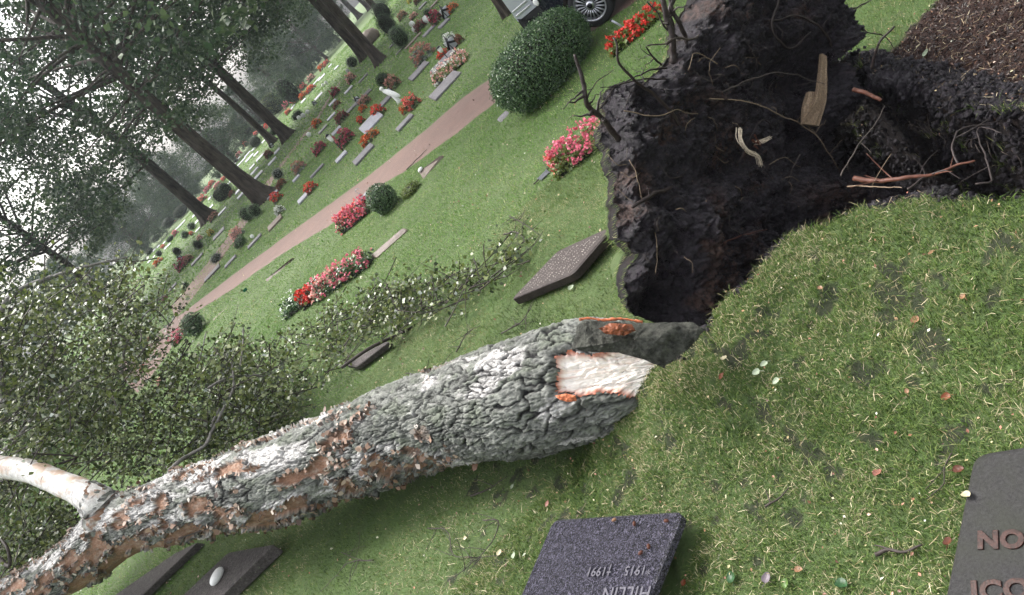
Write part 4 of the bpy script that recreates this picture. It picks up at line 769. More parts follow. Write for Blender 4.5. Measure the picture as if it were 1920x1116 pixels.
def flowers(px, py, wpx, hpx, col, label, leafm=None, group=None, name='flower_clump', detail=0, mix2=None):
    q = GH(px, py); d = float((q-np.array([0, 0, CAMH]))@Fw); k = d/FPX; W_, H_ = wpx*k, hpx*k
    key = (col, leafm.name if leafm else 'LD', detail)
    if detail or key not in FP:
        if detail: L, Bc = flower_mbs(W_, max(.22, H_*.8), H_, detail*4, detail, .05, .032, px)
        else: L, Bc = flower_mbs(1, .7, 1, 260, 90, .16, .12, len(FP)+50)
        t_ = thing(name, label, 'flowers', q, 0, group); MB().add(*L).build('foliage', leafm or LD, t_, smooth=False)
        if mix2:
            n = len(Bc[0])//2//20*20; MB().add(Bc[0][:n], Bc[1][:n//4], Bc[2][:n]).build('blossoms', PET[col], t_, smooth=False); MB().add(Bc[0][n:], Bc[1][n//4:]-n, Bc[2][n:]).build('blossoms', PET[mix2], t_, smooth=False)
        else: MB().add(*Bc).build('blossoms', PET[col], t_, smooth=False)
        if detail: return t_
        FP[key] = t_; t_.scale = (W_, max(.3*W_, H_*.8), H_); return t_
    return dup(FP[key], label, q, 0, (W_, max(.3*W_, H_*.8), H_), group)
def bed(px0, py0, px1, py1, h, dp, cols, label, detail, leafm=None, leaf=.05, pet=.034):
    a, b_ = GH(px0, py0), GH(px1, py1); L = np.linalg.norm(b_-a); rz = math.atan2(b_[1]-a[1], b_[0]-a[0]); t_ = thing('flower_bed', label, 'flowers', (a+b_)/2, rz); x0 = 0
    rng = np.random.default_rng(px0); nl = detail*4; x = rng.uniform(-.5, .5, nl)*L; y = rng.uniform(-.5, .5, nl)*dp; z = rng.uniform(.01, .8, nl)*h*(1-.5*np.abs(y/dp*2)**2)*np.interp(x, [-.5*L, -.4*L, .4*L, .5*L], [.55, 1, 1, .55])
    MB().add(*cards(np.stack([x, y, z], 1), rng.uniform(leaf*.6, leaf*1.3, nl), [0, -.2, 1], .45, .8, rng=rng)).build('foliage', leafm or LD, t_, smooth=False)
    for c, f0, f1, dens in cols:
        nb = int(detail*(f1-f0)*dens); x = (rng.uniform(f0, f1, nb)-.5)*L; y = rng.uniform(-.6, .5, nb)*dp; cl = vn(np.stack([x*14, y*14, y*0], 1), 3) > .38; x, y = x[cl], y[cl]; nb = len(x)
        z = rng.uniform(.3, 1.12, nb)*h*(1-.4*np.abs(y/dp*2)**2)*np.interp(x, [-.5*L, -.4*L, .4*L, .5*L], [.6, 1, 1, .6]); C = np.repeat(np.stack([x, y, z], 1), 4, 0)+rng.normal(size=(nb*4, 3))*pet*.3
        MB().add(*cards(C, rng.uniform(pet*.7, pet*1.2, nb*4), None, 0, .9, .3, rng=rng)).build('blossoms', PET[c], t_, smooth=False)
    v, f = box(-L/2*.96, L/2*.96, -dp*.42, dp*.42, -.03, .015, .01); MB().add(v, f).build('soil', MCORE, t_); return t_
bed(1148, 104, 1246, 22, .17, .24, [('red', 0, 1, 1.3)], 'row of red begonias beside the gravel path near the car wheel', 210, LL, .055, .038)
bed(1045, 330, 1150, 248, .26, .26, [('coral', 0, .15, 1), ('pink', .05, .95, 1.7)], 'bed of bright pink begonias half behind the torn root plate', 230, LL, .04, .032)
bed(645, 434, 704, 386, .28, .3, [('pink', 0, .9, 2.0), ('coral', 0, 1, .6)], 'bright pink begonia clump next to the grey lantern', 230, LD, .045, .034)
bed(540, 592, 612, 532, .27, .34, [('white', 0, .6, .35)], 'dark glossy bush with small white edges at the low end of the long flower bed', 190, LH, .06, .02)
bed(572, 578, 612, 545, .24, .2, [('red', 0, 1, 2.2)], 'red begonias in the middle of the long flower bed', 150, LD, .045, .034)
bed(600, 560, 702, 486, .28, .3, [('palepink', 0, .5, 1.2), ('pink', .1, 1, 1.1)], 'pale pink begonias at the high end of the long flower bed', 230, LH, .055, .036)
bed(328, 650, 352, 624, .25, .25, [('pink', 0, 1, 2)], 'small pink begonias beside the round dark bush, half behind the birch twigs', 90, LD, .05, .036)
FL = [(848, 140, 66, 22, 'white', LD, 'palepink'), ]
bed(822, 162, 878, 108, .3, .4, [('palepink', 0, 1, 1.6), ('white', 0, 1, .8)], 'pale pink and white begonias above the widest grave slab', 130, LL, .06, .045)
for a_ in [(836, 108, 26, 16, 'red', 'red begonias beside the black lantern near the upper edge'), (800, 112, 44, 32, 'tan', 'grey feathery heather with pale blossoms above a rounded slab', LS), (850, 82, 24, 22, 'white', 'silver green plant behind the black lantern', LS),
           (780, 200, 30, 26, 'coral', 'coral flower clump right of the white bird figure'), (762, 212, 14, 16, 'orange', 'small faded orange flowers below the white bird figure'), (744, 164, 28, 26, 'tan', 'tan hydrangea heads above a small dark lantern'),
           (716, 216, 26, 22, 'red', 'bright red flowers at the top of the big pale slab'), (698, 264, 40, 18, 'orange', 'orange red flower row below the big pale slab'), (655, 268, 36, 28, 'crimson', 'broad crimson flower clump beside the white torch lamp'),
           (604, 284, 28, 18, 'crimson', 'small crimson clump left of the white torch lamp'), (566, 320, 26, 20, 'tan', 'dusty pink flower clump in the second row, over a faint slab', LS), (646, 226, 26, 20, 'darkred', 'dark red plants above two small white slabs'),
           (689, 196, 24, 18, 'tan', 'withered tan flowers beside a thin dark slab'), (684, 208, 16, 12, 'orange', 'small orange flowers under the withered tan ones'), (681, 230, 14, 14, 'red', 'small red flowers left of the big pale slab'), (633, 178, 18, 16, 'crimson', 'crimson tuft above a small white slab in the third row'),
           (634, 200, 18, 10, 'rust', 'rusty low plants in the third row'), (662, 152, 20, 16, 'palepink', 'pale flowers beside a white bowl under the close pair of trunks'), (598, 236, 18, 14, 'orange', 'orange flowers with a white pot right of the narrow track'),
           (606, 130, 14, 10, 'orange', 'orange flowers nearest the dark far hedge'), (615, 120, 12, 8, 'coral', 'coral flowers above the far orange ones'), (586, 150, 16, 10, 'palepink', 'pale flowers with white stones at the far lawn edge'), (571, 166, 16, 10, 'coral', 'coral patch below the far pale flowers'),
           (586, 170, 20, 10, 'red', 'long red row near the dark bowls, upper end'), (572, 182, 18, 10, 'orange', 'orange red part in the middle of the far flower row'), (556, 192, 16, 10, 'red', 'red part near the low end of the far flower row'), (541, 200, 16, 12, 'pink', 'pink flowers closing the low end of the far flower row'),
           (543, 212, 14, 8, 'coral', 'coral flowers just below the far flower row'), (505, 240, 14, 10, 'red', 'red flowers left of the slender dark trunk'), (484, 252, 14, 8, 'coral', 'coral flowers above the rounded bush among white slabs'), (464, 272, 10, 10, 'coral', 'coral dot of flowers left of the rounded bush'),
           (450, 292, 14, 8, 'pink', 'deep pink flowers beside pale far slabs'), (508, 294, 16, 16, 'darkred', 'dark red plant beside a thin white slab'), (531, 350, 22, 14, 'rust', 'rusty orange flowers at the foot of the big pale grey trunk'), (524, 376, 22, 18, 'red', 'red flowers below the rusty ones by the big trunk'),
           (588, 358, 26, 18, 'red', 'bright red flowers with white specks over a narrow slab'), (529, 400, 20, 16, 'white', 'white flower heads over an oval dark slab'), (404, 410, 22, 12, 'tan', 'brown faded plants beside a pale slab near the leftmost large trunk'), (399, 440, 12, 12, 'yellow', 'yellow chrysanthemum on the grey slab left of the track'),
           (378, 450, 12, 10, 'palepink', 'peach round flower head left of the yellow one'), (450, 444, 26, 20, 'palepink', 'grey pink plants over the narrow track', LS), (450, 458, 20, 8, 'red', 'red rim of blossoms on the dark glossy bush'), (348, 500, 30, 18, 'crimson', 'crimson flowers before a grey slab at left'), (358, 490, 18, 14, 'tan', 'tan flowers touching the crimson ones at left'),
           (300, 494, 20, 10, 'orange', 'orange low flowers among the left graves'), (332, 440, 12, 10, 'pink', 'pink flowers beside large far white plaques'), (308, 464, 10, 6, 'red', 'small red flowers between far white plaques'), (362, 440, 8, 8, 'red', 'red dot of flowers beside the two small dark balls'),
           (382, 378, 22, 12, 'coral', 'coral flowers beside the tiny grey green ball'), (392, 358, 16, 9, 'pink', 'pink flowers in the far row, left part'), (400, 346, 14, 8, 'red', 'red flowers in the far row, second part'), (410, 350, 16, 8, 'pink', 'deep pink flowers above the long clipped hedge'), (423, 337, 12, 8, 'coral', 'coral flowers close to the big trunk'),
           (437, 366, 14, 9, 'rust', 'rusty plants at the end of the long clipped hedge'), (378, 398, 14, 7, 'red', 'red low flowers beyond the leftmost large trunk'), (325, 420, 18, 8, 'coral', 'coral flowers below the reeds'),
           (823, 42, 26, 24, 'crimson', 'crimson flowers right of the neat globe bush'), (852, 20, 24, 14, 'orange', 'orange flowers by an upright dark stone near the upper edge'), (792, 54, 24, 18, 'darkred', 'dark red plants between two white urns'), (758, 34, 20, 14, 'tan', 'tan flowers right of the loose dark bush'), (778, 34, 18, 10, 'palepink', 'pale pink edging plants near the upper edge'),
           (770, 6, 8, 8, 'yellow', 'yellow flower at the upper edge'), (786, 6, 14, 12, 'darkred', 'dark red plants at the upper edge'), (663, 76, 10, 7, 'red', 'red flowers beyond the close pair of trunks'), (312, 562, 14, 8, 'crimson', 'small crimson blossoms beside a flat slab left of the track'), (866, 80, 14, 18, 'rust', 'brown withered plants right of the black lantern'),
           (306, 720, 16, 14, 'palepink', 'pale pink flowers seen through the birch leaves'), (272, 692, 14, 10, 'coral', 'coral flowers seen through the birch leaves, left of the pale pink ones'), (282, 640, 16, 10, 'tan', 'tan plants seen through the birch leaves'), (640, 52, 10, 8, 'tan', 'pinkish far plants beyond the pair of trunks')]:
    flowers(a_[0], a_[1], a_[2], a_[3], a_[4], a_[5], a_[6] if len(a_) > 6 else None)
# slabs
def slab(px, py, wpx, dm, mat, label, tilt=14, th=.05, rz=0, cat='gravestone', shape=0, group=None, h0=.0):
    q = GH(px, py); d = float((q-np.array([0, 0, CAMH]))@Fw); W_ = wpx*d/FPX*.9; tilt *= .55; dm *= .85; v, f = box(-W_/2, W_/2, -dm/2, dm/2, -th, 0, min(.012, th*.2))
    v[:, 0] *= 1-.12*shape*(v[:, 1]/dm+.5); ta = math.radians(tilt); y, z = v[:, 1].copy(), v[:, 2].copy(); v[:, 1] = y*math.cos(ta)-z*math.sin(ta); v[:, 2] = y*math.sin(ta)+z*math.cos(ta); v[:, 2] -= v[:, 2].min()-h0
    t_ = thing('grave_slab', label, cat, q, rz, group); MB().add(rot2(v, 0), f).build('stone', mat, t_, smooth=False)
    n = max(2, int(W_/.12)); mb = MB()
    return t_
G_ = SG
for a_ in [(838, 164, 78, .62, 'grey', 'widest grey slab with a bevelled front, nearest the gravel path under pale pink begonias', 12), (832, 118, 64, .7, 'grey', 'large plain slab just behind the pale pink begonias', 4), (788, 136, 52, .5, 'grey', 'rounded grey slab under the feathery heather', 14),
           (761, 232, 46, .4, 'grey', 'narrow slab right of the big pale slab, below the coral flowers', 5), (726, 190, 34, .5, 'grey', 'grey slab left of the white bird figure', 8), (700, 234, 54, .9, 'light', 'big pale smooth slab under the bright red flowers', 16), (684, 292, 56, .5, 'grey', 'grey slab below the orange red flower row', 10),
           (642, 296, 32, .4, 'light', 'light slab at the foot of the white torch lamp', 8), (633, 247, 26, .35, 'light', 'small white slab under the dark red plants, lower of two', 16), (625, 194, 20, .4, 'light', 'small white slab under the crimson tuft', 16), (623, 220, 24, .3, 'light', 'thin white slab below the rusty low plants', 16),
           (655, 170, 24, .35, 'light', 'grey white slab beside the white bowl', 14), (682, 148, 26, .25, 'grey', 'thin grey slab under the pair of trunks', 10), (684, 184, 44, .3, 'dark', 'thin dark slab raised on edge near withered flowers', 30), (662, 204, 36, .4, 'grey', 'long slate slab left of the withered tan flowers', 12),
           (607, 244, 26, .35, 'grey', 'dull slab right of the white bowl by the track', 10), (599, 182, 22, .5, 'light', 'oval white edged slab behind the narrow track', 18), (574, 370, 40, .35, 'light', 'narrow wet slab under the bright red flowers', 14), (518, 420, 40, .45, 'brown', 'oval dark brown slab under white flower heads', 12),
           (557, 336, 20, .3, 'light', 'faint pale slab under the dusty pink clump', 10), (596, 322, 40, .3, 'grey', 'long faint grey slab in the second row', 4), (521, 360, 20, .35, 'light', 'pale slab between rusty and red flowers', 12), (510, 368, 24, .3, 'grey', 'narrow slab below the red flowers by the big trunk', 6), (479, 454, 40, .3, 'grey', 'thin slab with a small white dish right of the glossy bush', 8),
           (400, 514, 46, .35, 'dark', 'long dark slab lying across the narrow track end', 14), (434, 492, 34, .3, 'grey', 'slim slab with a white ornament below the glossy bush', 8), (418, 398, 24, .4, 'light', 'pale slab right of the brown faded plants', 14), (412, 440, 34, .5, 'grey', 'grey slab carrying the yellow chrysanthemum', 14), (371, 488, 34, .35, 'grey', 'grey slab right of crimson and tan flowers', 12),
           (325, 540, 22, .45, 'grey', 'flat grey slab left of the narrow track', 6), (834, 46, 28, .5, 'grey', 'grey slab right of the crimson flowers', 6), (806, 60, 34, .45, 'grey', 'slab with edging stones between the urns', 8), (776, 78, 48, .3, 'brown', 'brown kerbed slab before the bright green conifer bush', 6), (818, 6, 30, .4, 'brown', 'brown slab at the upper edge', 5),
           (794, 12, 22, .3, 'dark', 'dark thin slab at the upper edge left of the brown one', 20), (742, 80, 34, .25, 'dark', 'dark kerb before the dark upright conifer', 10), (372, 432, 14, .3, 'light', 'pale chip of slab beside the two small dark balls', 16), (752, 96, 26, .2, 'dark', 'short dark slab under the bright green conifer bush', 8)]:
    slab(a_[0], a_[1], a_[2], a_[3], G_[a_[4]], a_[5], a_[6])
sg = None
for k, (x, y, wp) in enumerate([(512, 304, 24), (521, 285, 16), (489, 296, 24), (469, 297, 24), (481, 290, 14), (486, 330, 26), (479, 322, 22), (474, 314, 16), (465, 290, 18), (477, 280, 14), (496, 265, 14), (500, 255, 16), (512, 266, 12), (452, 306, 20), (458, 300, 12), (604, 146, 20), (597, 150, 14), (632, 128, 12), (570, 190, 14), (547, 206, 12),
                                (551, 200, 10), (620, 124, 10), (342, 420, 20), (332, 430, 12), (316, 450, 8), (309, 456, 8), (298, 463, 8), (290, 470, 7), (318, 460, 9), (312, 466, 7), (290, 482, 6), (284, 488, 6), (280, 492, 6), (371, 416, 14), (450, 358, 22), (453, 368, 20), (430, 345, 14), (416, 352, 12), (404, 362, 12), (395, 372, 12), (398, 388, 10),
                                (366, 404, 14), (446, 300, 16), (440, 310, 12), (590, 158, 12), (443, 322, 14)]):
    lb = 'small white wet grave plaque set flat in the far lawn'
    if sg is None: sg = slab(x, y, wp, .45, G_['light'], lb, 16, group='white plaques in the far rows')
    else:
        q = GH(x, y); W0 = 24*float((GH(512, 304)-np.array([0, 0, CAMH]))@Fw); s_ = wp*float((q-np.array([0, 0, CAMH]))@Fw)/W0; dup(sg, lb, q, RNG.uniform(-.2, .2), (s_, s_*RNG.uniform(.8, 1.4), 1), 'white plaques in the far rows')
# near thin slabs whose four corners are seen
def slab4(px, zs, th, mat, label, name='gravestone', foot=None, bev=.008, over=0):
    """px: corners TL, TR, BR, BL; zs: heights"""
    Q = np.array([G0(x, y, z) for (x, y), z in zip(px, zs)]); c = Q.mean(0); base = np.array([c[0], c[1], tz(c[0], c[1])])
    T = []; rr = .045
    for i in range(4):                                 # rounded corners
        a, b_, d = Q[i-1], Q[i], Q[(i+1) % 4]; u = (a-b_)/np.linalg.norm(a-b_); v = (d-b_)/np.linalg.norm(d-b_)
        for t in np.linspace(0, 1, 5): p0, p1 = b_+u*rr, b_+v*rr; T.append(p0*(1-t)**2+2*b_*t*(1-t)+p1*t*t)
    T = np.array(T); n = len(T); nrm = np.cross(Q[1]-Q[0], Q[3]-Q[0]); nrm /= np.linalg.norm(nrm); nrm = nrm if nrm[2] > 0 else -nrm; ins = c+(T-c)*(1-bev*2/np.linalg.norm(T-c, axis=1)[:, None])
    rings = [ins, T-nrm*bev, T-nrm*(th-bev), ins-nrm*th]; V = np.concatenate(rings)-base; k = np.arange(n); k2 = (k+1) % n
    F = [np.concatenate([np.stack([r_*n+k, r_*n+k2, (r_+1)*n+k2, (r_+1)*n+k], 1) for r_ in range(3)])]
    # top as a fine fan with relief
    t_ = thing(name, label, 'gravestone', base); F.append(np.array([list(range(n)), [3*n+q for q in range(n)][::-1]]))
    MB().add(V, F).build('stone', mat, t_, smooth=False); t_['_n'] = 0; del t_['_n']
    if foot: 
        v, f = box(-foot, foot, -foot, foot, -.1, c[2]-base[2]-th*.9, .01); MB().add(v, f).build('foot', mat, t_, smooth=False)
    return t_, Q, nrm, base
def text_on(s, origin, right, up, nrm, size, mat, parent, base, ext=.004, name='lettering', off=.001, bold=0):
    cu = bpy.data.curves.new('t', 'FONT'); cu.body = s; cu.size = size; cu.extrude = ext; cu.offset = bold; cu.bevel_depth = .0012; cu.space_character = 1.08; o = bpy.data.objects.new('t', cu); sc.collection.objects.link(o)
    bpy.context.view_layer.update(); me = bpy.data.meshes.new_from_object(o.evaluated_get(bpy.context.evaluated_depsgraph_get())); bpy.data.objects.remove(o); co = np.empty(len(me.vertices)*3, np.float32); me.vertices.foreach_get('co', co); co = co.reshape(-1, 3)
    W = origin-base+co[:, :1]*right+co[:, 1:2]*up+(co[:, 2:]+off)*nrm; me.vertices.foreach_set('co', W.astype(np.float32).ravel()); me.materials.clear(); me.materials.append(mat); me.update(); return link(name, me, parent)
# ---- near gravestones
m, t, b = M('wet_stone_painted_glints'); f = noise(t, 62, 5, .7, dist=2.4); b.inputs['Roughness'].default_value = .2; b.inputs['Specular IOR Level'].default_value = .6
t.links.new(mix(t, ramp(t, f, [(.47, (0, 0, 0)), (.6, (1, 1, 1))]), (.012, .011, .018), (.14, .13, .18)), b.inputs['Base Color']); bump(t, b, math_(t, 'ADD', f, noise(t, 30, 3, .5, dist=2)), .022); MWET = m  # pale purplish speckle paints the wet glints into the stone's colour
m, t, b = M('flat_dark_stone'); f = noise(t, 110, 6, .8); b.inputs['Roughness'].default_value = .55; b.inputs['Specular IOR Level'].default_value = .2
c = mix(t, ramp(t, f, [(.4, (0, 0, 0)), (.65, (1, 1, 1))]), (.014, .013, .014), (.042, .040, .042)); c = mix(t, ramp(t, noise(t, 6, 4, .6), [(.4, (0, 0, 0)), (.7, (.7, .7, .7))]), c, (.026, .028, .02)); t.links.new(c, b.inputs['Base Color']); bump(t, b, f, .004); MFLAT = m
MLET = plain('rust_lettering', (.030, .012, .009), .4, nscale=120, var=.8); MLD = plain('dark_lettering', (.05, .047, .062), .5, nscale=90, var=.6)
def unit(v): return v/np.linalg.norm(v)
def on4(Q, nrm, px, py):
    d = ray(px, py); o = np.array([0, 0, CAMH]); return o+d*(((Q[0]-o)@nrm)/(d@nrm))
def letters(tq, s, p0, p1, hgt, mat, ext=.005, bold=0):
    t_, Q, nrm, base = tq; a, b_ = on4(Q, nrm, *p0), on4(Q, nrm, *p1); r = unit(b_-a); u = np.cross(nrm, r); return text_on(s, a, r, u, nrm, hgt, mat, t_, base, ext, bold=bold)
MOLD = stone('weathered_stone', (.035, .028, .027), (.13, .115, .11), .6, 45, .02, lichen=.5)
MBST = stone('brown_wet_stone', (.028, .020, .018), (.062, .048, .045), .6, 60, .006, lichen=0)
s1 = slab4([(1036, 974), (1280, 958), (1150, 1290), (893, 1310)], [.11, .16, .16, .10], .05, MWET, 'wet purple black gravestone tilted out of the grass at the lower middle')
letters(s1, '*1915    †1991', (1225, 1062), (1040, 1068), .058, MLD, .005); letters(s1, 'HILLIN', (1225, 1100), (1030, 1108), .085, MLD, .005)
s2 = slab4([(1826, 852), (2200, 792), (2130, 1330), (1712, 1420)], [.07, .07, .06, .05], .06, MFLAT, 'flat dark gravestone with rust coloured raised letters in the lower right corner')
letters(s2, 'NOS', (1833, 1029), (1925, 1027), .078, MLET, .003, .003); letters(s2, 'ICO', (1822, 1128), (1925, 1124), .085, MLET, .003, .003)
s3 = slab4([(957, 563), (1074, 513), (1153, 421), (1044, 470)], [.09, .10, .12, .11], .075, MBST, 'thin brown inscribed gravestone on the lawn beside the root plate')
# 
MPALE = plain('pale_lettering', (.34, .31, .28), .5, nscale=90, var=.4)
t_, Q, nrm, base = s3
for k in range(9):
    f = .10+k*.095; a = Q[0]*(1-f)+Q[1]*f; b_ = Q[3]*(1-f)+Q[2]*f; L_ = np.linalg.norm(b_-a); u_ = (b_-a)/L_; v_ = unit(np.cross(nrm, u_)); x = L_*.10; mb = MB(); rs = np.random.default_rng(k)
    while x < L_*.88:
        c_ = a+u_*x+nrm*.001-base
        for _ in range(rs.integers(1, 4)): p0 = c_+u_*rs.uniform(0, .012)+v_*rs.uniform(-.014, .014); p1 = c_+u_*rs.uniform(0, .014)+v_*rs.uniform(-.014, .014); mb.add(*tube([p0, p1], .0018, 4))
        x += rs.choice([.017, .02, .035], p=[.45, .4, .15])
    mb.build('inscription_line', MPALE, t_)
s4 = slab4([(426, 1036), (514, 1020), (404, 1128), (322, 1136)], [.14, .12, .12, .14], .11, MOLD, 'long weathered slab beyond the trunk carrying a smooth white stone')
s5 = slab4([(330, 1036), (372, 1016), (262, 1120), (195, 1130)], [.10, .08, .08, .10], .09, MOLD, 'dark slab partly under the birch trunk')
s6 = slab4([(645, 684), (712, 640), (732, 640), (668, 688)], [.08, .08, .06, .06], .06, MOLD, 'dark slab wedged under leafy birch twigs behind the trunk')
s7 = slab4([(694, 480), (756, 426), (764, 432), (706, 484)], [.05, .05, .0, .0], .05, SG['brown'], 'thin lichen covered slab right of the pale pink begonias')
s8 = slab4([(785, 322), (827, 290), (833, 294), (793, 336)], [.05, .05, .0, .0], .05, SG['brown'], 'thin brown slab with a white ornament by the gravel path')
s9 = slab4([(497, 525), (548, 483), (552, 486), (502, 531)], [.06, .06, .0, .0], .05, SG['brown'], 'thin dark slab lying alone between path and the long flower bed')
s10 = slab4([(398, 600), (430, 571), (434, 575), (404, 606)], [.05, .05, .0, .0], .05, SG['brown'], 'thin dark slab beside the round dark bush')
s11 = slab4([(1008, 335), (1025, 318), (1030, 322), (1014, 338)], [.03, .03, 0, 0], .03, SG['light'], 'small pale stone edge left of the bright pink begonias')
s12 = slab4([(930, 224), (948, 206), (956, 212), (940, 230)], [.03, .03, .0, .0], .04, SG['grey'], 'small grey stone beside the green sign') 
for q, (x, y), sz, lb in [(s4, (412, 1084), .055, 'smooth white oval stone lying on the weathered slab'), (s8, (790, 320), .04, 'small white ornament on the thin brown slab')]:
    p = on4(q[1], q[2], x, y); v, f = core(sz*1.5, sz*.9, sz*.7, sz*.55, 2.2, 20); o = MB().add(rot2(v, .9), f).build('white_stone', MWHITE, None, loc=p); tag(o, lb, 'stone')
# ---- lanterns, urns, lamps, signs
def lantern(px, py, h, label, mat=MBLACK, glass=MGLASS, group=None):
    q = GH(px, py); t_ = thing('grave_lantern', label, 'lantern', q, .3, group); w_ = h*.26
    mb = MB(); mb.add(*box(-w_, w_, -w_, w_, 0, h*.06, h*.01))
    for sx in (-1, 1):
        for sy in (-1, 1): mb.add(*tube([(sx*w_*.85, sy*w_*.85, h*.05), (sx*w_*1.05, sy*w_*1.05, h*.62)], h*.025, 6))
    mb.build('frame', mat, t_, smooth=False); v, f = box(-w_*.8, w_*.8, -w_*.8, w_*.8, h*.06, h*.6, .002); MB().add(v, f).build('glass', glass, t_, smooth=False)
    v = np.array([(x, y, z) for s, z in ((1.25, .6), (1.2, .64), (.42, .86), (.3, .95)) for x, y in ((-w_*s, -w_*s), (w_*s, -w_*s), (w_*s, w_*s), (-w_*s, w_*s)) for z in (z*h,)]); f = np.array([(k*4+j, k*4+(j+1) % 4, (k+1)*4+(j+1) % 4, (k+1)*4+j) for k in range(3) for j in range(4)]+[(3, 2, 1, 0), (12, 13, 14, 15)])
    MB().add(v, f).build('roof', mat, t_, smooth=False); th_ = np.linspace(0, math.pi, 9); MB().add(*tube([(math.cos(a)*w_*.4, 0, h*.93+math.sin(a)*w_*.5) for a in th_], h*.015, 5)).build('handle', mat, t_)
    return t_
lantern(699, 384, .36, 'grey metal lantern standing behind the bright pink begonias', MSTEEL)
lantern(853, 90, .42, 'black lantern between silver plant and red begonias near the upper edge'); lantern(826, 158, .28, 'small blue black lantern left of the pale pink begonias'); lantern(734, 178, .3, 'small dark lantern under the tan hydrangea'); lantern(673, 190, .3, 'dark lantern on the thin dark slab')
lantern(592, 196, .35, 'dark lantern beside the oval white edged slab'); lantern(842, 30, .5, 'upright dark lamp stone by the orange flowers'); lantern(512, 276, .4, 'black lantern among white slabs near the slender trunk'); lantern(341, 486, .35, 'dark lantern behind crimson flowers at left')
def torch(px, py, h, label):
    q = GH(px, py); t_ = thing('torch_lamp', label, 'lamp', q); MB().add(*tube([(0, 0, -.05), (0, 0, h*.6)], .012, 8)).build('pole', MBLACK, t_); MB().add(*tube([(0, 0, h*.6), (0, 0, h*.68), (0, 0, h*.92)], [.03, .05, .06], 12)).build('glass', MWHITE, t_); MB().add(*tube([(0, 0, h*.92), (0, 0, h)], [.075, .02], 12)).build('cap', MBLACK, t_)
torch(645, 284, .62, 'black and white torch lamp beside the broad crimson clump'); torch(843, 112, .4, 'white candle lamp in the red begonias')
def urn(px, py, r, label):
    q = GH(px, py); t_ = thing('urn', label, 'pot', q); MB().add(*tube([(0, 0, 0), (0, 0, r*.3), (0, 0, r), (0, 0, r*1.6), (0, 0, r*1.9)], [r*.5, r*.6, r, r*.8, r*.55], 18)).build('bowl', MWHITE, t_); MB().add(*tube([(0, 0, r*1.85), (0, 0, r*2.0)], [r*.65, r*.6], 18)).build('rim', MWHITE, t_)
for x, y, r, lb in [(804, 42, .13, 'white round urn beside the globe bush'), (777, 50, .12, 'white urn left of the dark red plants'), (783, 60, .12, 'white urn nearest the bright green conifer bush'), (583, 256, .10, 'white bowl at the edge of the narrow track'), (655, 136, .11, 'white ball pot in the dark bush under the trunks'),
                    (564, 224, .13, 'left white bowl beside the low bush'), (572, 220, .13, 'middle white bowl beside the low bush'), (580, 213, .12, 'right white bowl beside the low bush'), (476, 446, .06, 'small white dish on a thin slab by the track'), (614, 158, .12, 'white pot among dark bowls at the far row'), (608, 162, .11, 'pale pot left of the white one in the far row')]: urn(x, y, r, lb)
q = GH(750, 192); t_ = thing('bird_figure', 'white stone bird figure standing left of the coral flowers', 'statue', q, .5)
v, f = core(.07, .20, .09, .30, 2.0, 20); v[:, 2] += (v[:, 1])*.9; MB().add(v, f).build('body', MWHITE, t_); v, f = core(.05, .06, .05, .52, 2, 14); v[:, 1] += .16; MB().add(v, f).build('head', MWHITE, t_); MB().add(*tube([(0, 0, 0), (0, 0, .08), (0, 0, .24)], [.09, .05, .05], 12)).build('pedestal', MWHITE, t_)
q = GH(700, 80); t_ = thing('boulder', 'grey brown boulder behind the close pair of trunks', 'rock', q); v, f = core(.65, .4, .42, .3, 2.5, 40); v = v*(1+(fbm(v*3, 4, 4)-.5)*.35)[:, None]; MB().add(v, f).build('rock', SG['brown'], t_)
def sign(px, py, h, w_, hh, label, rz=0):
    q = GH(px, py); t_ = thing('grave_marker', label, 'sign', q, rz); MB().add(*tube([(0, .008, -.05), (0, .006, h*.6), (0, 0, h)], .006, 6)).build('stake', MBLACK, t_); v, f = box(-w_/2, w_/2, -.009, -.003, h-hh*.7, h+hh*.3, .002); v[:, 1] += (v[:, 2]-h)*-.35; MB().add(v, f).build('plate', MGREEN, t_, smooth=False)
sign(960, 212, .20, .12, .085, 'small green plate on a thin stake at the left end of the box hedge'); sign(466, 549, .10, .09, .06, 'small green marker on the lawn near the gravel path')
for x0, y0, x1, y1, lb in [(1145, 38, 1172, 52, 'short grey metal post leaning between the car wheel and red begonias'), (1110, 218, 1122, 232, 'grey rod half hidden behind the pink begonias')]:
    a, b_ = GH(x1, y1), None; d = float((a-np.array([0, 0, CAMH]))@Fw); b_ = P(x0, y0, d*.995); o = thing('metal_post', lb, 'post', a); MB().add(*tube([(0, 0, -.05), (b_-a)*.5, b_-a], .014, 8)).build('tube', MSTEEL, o); MB().add(*tube([(b_-a)*.97, (b_-a)*1.02], .017, 8)).build('cap', MBLACK, o)
# ------------------------------------------------------------------ car
wc = GH(1134, 44); hd = unit(np.array([.70, -.71, 0])); rzc = math.atan2(hd[1], hd[0])       # +x local runs along the car, away from its left end
Rw = .295
car = thing('parked_car', 'black and silver car parked on the gravel path behind the box hedge', 'car', (wc[0]+.0, wc[1]+.0, wc[2]), rzc)
